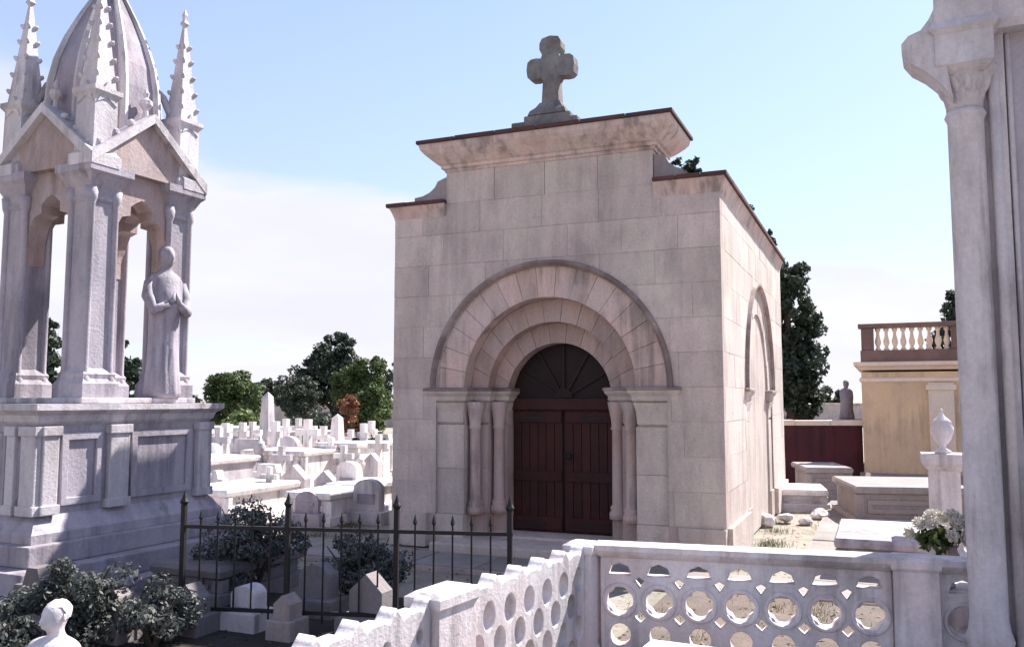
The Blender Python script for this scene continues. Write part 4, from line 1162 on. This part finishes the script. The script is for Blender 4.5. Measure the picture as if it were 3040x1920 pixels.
# ------------------------------------------------------------------ trees
def scaled(b, k): return [tuple(v * k for v in x) for x in b]
tree('evergreen_tree', 'tall dark evergreen tree right behind the chapel', at(1865, 20), 20, 5.0,
     [(0, 0, 3.3, .6, .6, 1.0), (.05, 0, 2.2, .68, .7, .9), (-.1, .2, 1.5, .66, .6, .7), (-.5, .2, 4.0, .55, .5, .7), (-.05, 0, 4.4, .40, .4, .6)], 26000, .06, 'leaf_dark', 31, 200, .16, 'trees beyond the tombs', .3)
tree('evergreen_tree', 'dark evergreen tree behind the ochre mausoleum', at(2262, 27), 27, 5.2,
     [(0, 0, 3.4, .9, .9, 1.2), (-.2, 0, 4.3, .65, .6, .7), (.6, 0, 3.6, .9, .8, 1.0)], 6000, .11, 'leaf_dark', 32, 70, .16, 'trees beyond the tombs', .3)
st = thing('stone_statue', 'small grey stone statue of a robed figure rising above the maroon wall', 'statue', (at(1987, 18.4), 18.4, 0), R(10))
obj('pedestal', rect_loft(bmesh.new(), -.17, .17, -.17, .17, [(.06, -.03), (.06, .2), (0, .24), (0, 1.08), (.05, 1.12), (.05, 1.2)]), 'granite', st)
fig = [(1.2, .15, .13, 0), (1.24, .155, .135, 0), (1.40, .13, .115, 0), (1.55, .125, .11, 0), (1.66, .14, .10, -.005), (1.75, .15, .095, -.005), (1.80, .14, .085, 0), (1.835, .085, .065, 0), (1.86, .045, .045, 0), (1.885, .043, .047, -.005), (1.92, .055, .06, -.01), (1.96, .058, .066, -.01), (2.0, .05, .056, -.006), (2.025, .025, .03, 0)]
obj('figure', loft(bmesh.new(), [[(rx * math.cos(2 * PI * i / 20) * (1 + .07 * math.sin(7 * 2 * PI * i / 20 + z * 3) * (z < 1.7)), cy + ry * math.sin(2 * PI * i / 20) - .04 * (1.5 < z < 1.72) * max(0, -math.sin(2 * PI * i / 20)), z) for i in range(20)] for z, rx, ry, cy in fig]), 'marble_slate', st, None, True)
tree('leafy_tree', 'fresh green leafy tree beside the gothic pedestal', at(548, 28), 28, 3.2,
     [(0, 0, 1.5, .9, .8, .9), (-.35, 0, 2.05, .55, .5, .55), (.45, -.3, 1.5, .6, .6, .8), (.1, 0, 2.1, .5, .5, .45)], 16000, .055, 'leaf_mid', 34, 150, .12, 'trees beyond the tombs', .3)
shrub('bright green bush at the foot of the leafy tree', 572, 24.5, .55, 1.55, 1600, 35, 'leaf_bright', .06, 'bush', 'bushes beyond the tombs')
tree('broad_tree', 'broad dark domed tree in the middle distance left of the chapel', at(785, 42), 42, 5.4,
     [(0, 0, 3.9, 1.25, 1.0, 1.0), (0, 0, 3.2, 1.5, 1.1, .9), (-.1, 0, 2.6, 2.0, 1.4, 1.0), (-1.2, 0, 1.6, 1.0, 1.0, 1.4), (1.1, 0, 2.1, 1.1, 1.0, 1.2), (0, -.2, 1.2, 2.2, 1.2, 1.0)], 34000, .08, 'leaf_dark', 36, 260, .25, 'trees beyond the tombs', .26)
tree('leafy_tree', 'green leafy tree close left of the chapel wall', at(868, 22), 22, 2.4,
     [(0, 0, 1.1, .5, .5, .75), (.2, 0, 1.55, .4, .4, .5), (-.2, 0, .75, .4, .4, .6)], 4500, .06, 'leaf_mid', 37, 70, .08, 'trees beyond the tombs', .3)
tree('flame_shrub', 'orange red flowering shrub left of the chapel', at(816, 21), 21, 1.9,
     [(0, 0, 1.1, .26, .26, .6), (.1, 0, 1.5, .2, .2, .3)], 1500, .045, 'flower_red', 38, 40, .04, None, .36, 'shrub')
shrub('dark bush in the corner by the chapel left wall', 865, 17.5, .36, 1.05, 1300, 39, 'leaf_dark', .05, 'bush', 'bushes beyond the tombs')
tree('cypress_tree', 'black green cypress seen through the left opening of the gothic canopy', at(112, 26), 26, 4.5,
     [(0, 0, 1.6, .32, .32, 1.1), (0, 0, 2.9, .3, .3, 1.1), (.03, 0, 3.9, .16, .16, .55)], 4000, .08, 'leaf_dark', 40, 70, .08, 'cypresses', .5, shell=.2)
tree('leafy_tree', 'ragged dark tree seen through the right opening of the gothic canopy', at(300, 27), 27, 4.2,
     [(.1, 0, 1.9, .45, .45, .6), (-.2, 0, 3.0, .25, .25, .9), (.2, 0, 2.4, .4, .4, .5)], 3500, .08, 'leaf_dark', 41, 50, .07, 'trees beyond the tombs', .34)
tree('leafy_tree', 'dull green tree between obelisk and broad dark tree', at(700, 34), 34, 3.2,
     [(0, 0, 1.5, .8, .7, .8), (-.3, 0, 2.1, .5, .5, .5), (.4, 0, 1.9, .6, .5, .6)], 9000, .06, 'leaf_grey', 42, 90, .1, 'trees beyond the tombs', .3)
tree('leafy_tree', 'spreading green tree between broad dark tree and chapel', at(846, 36), 36, 4.2,
     [(0, 0, 1.9, 1.1, .8, 1.1), (.4, 0, 2.7, .8, .7, .8), (-.5, 0, 2.2, .7, .6, .8), (.7, 0, 1.5, .7, .6, 1.0)], 14000, .065, 'leaf_mid', 43, 140, .12, 'trees beyond the tombs', .28)
shrub('dense green bush behind the far low tomb', 740, 25, .7, 1.3, 5000, 44, 'leaf_grey', .045, 'bush', 'bushes beyond the tombs')
# far line of trees that closes the view
g = random.Random(77)
for i, (px, Y, h, w) in enumerate(((-260, 60, 3.2, 3.4), (60, 66, 2.4, 4.2), (430, 70, 1.9, 3.6), (650, 62, 3.0, 2.6), (980, 66, 4.6, 3.8), (1420, 70, 4.6, 4.4), (1900, 64, 2.3, 3.6), (2180, 62, 3.2, 3.6), (2560, 60, 4.4, 4.4))):
    names = ['at the far left beyond the gothic monument', 'low behind the gothic canopy piers', 'between gothic pedestal and green tree on the horizon', 'behind the obelisk on the horizon', 'hidden behind the chapel on its left', 'hidden behind the chapel on its right', 'low on the horizon over the maroon wall', 'behind the ochre mausoleum on the horizon', 'at the far right beyond the marble tower']
    tree('distant_tree', 'hazy distant tree ' + names[i], at(px, Y), Y, h, [(g.uniform(-1, 1) * w * .5, 0, h * g.uniform(.4, .75), w * .5, w * .35, h * .35) for _ in range(4)], 2600, .2, 'leaf_grey', 80 + i, 60, .2, 'far trees on the horizon', .3)
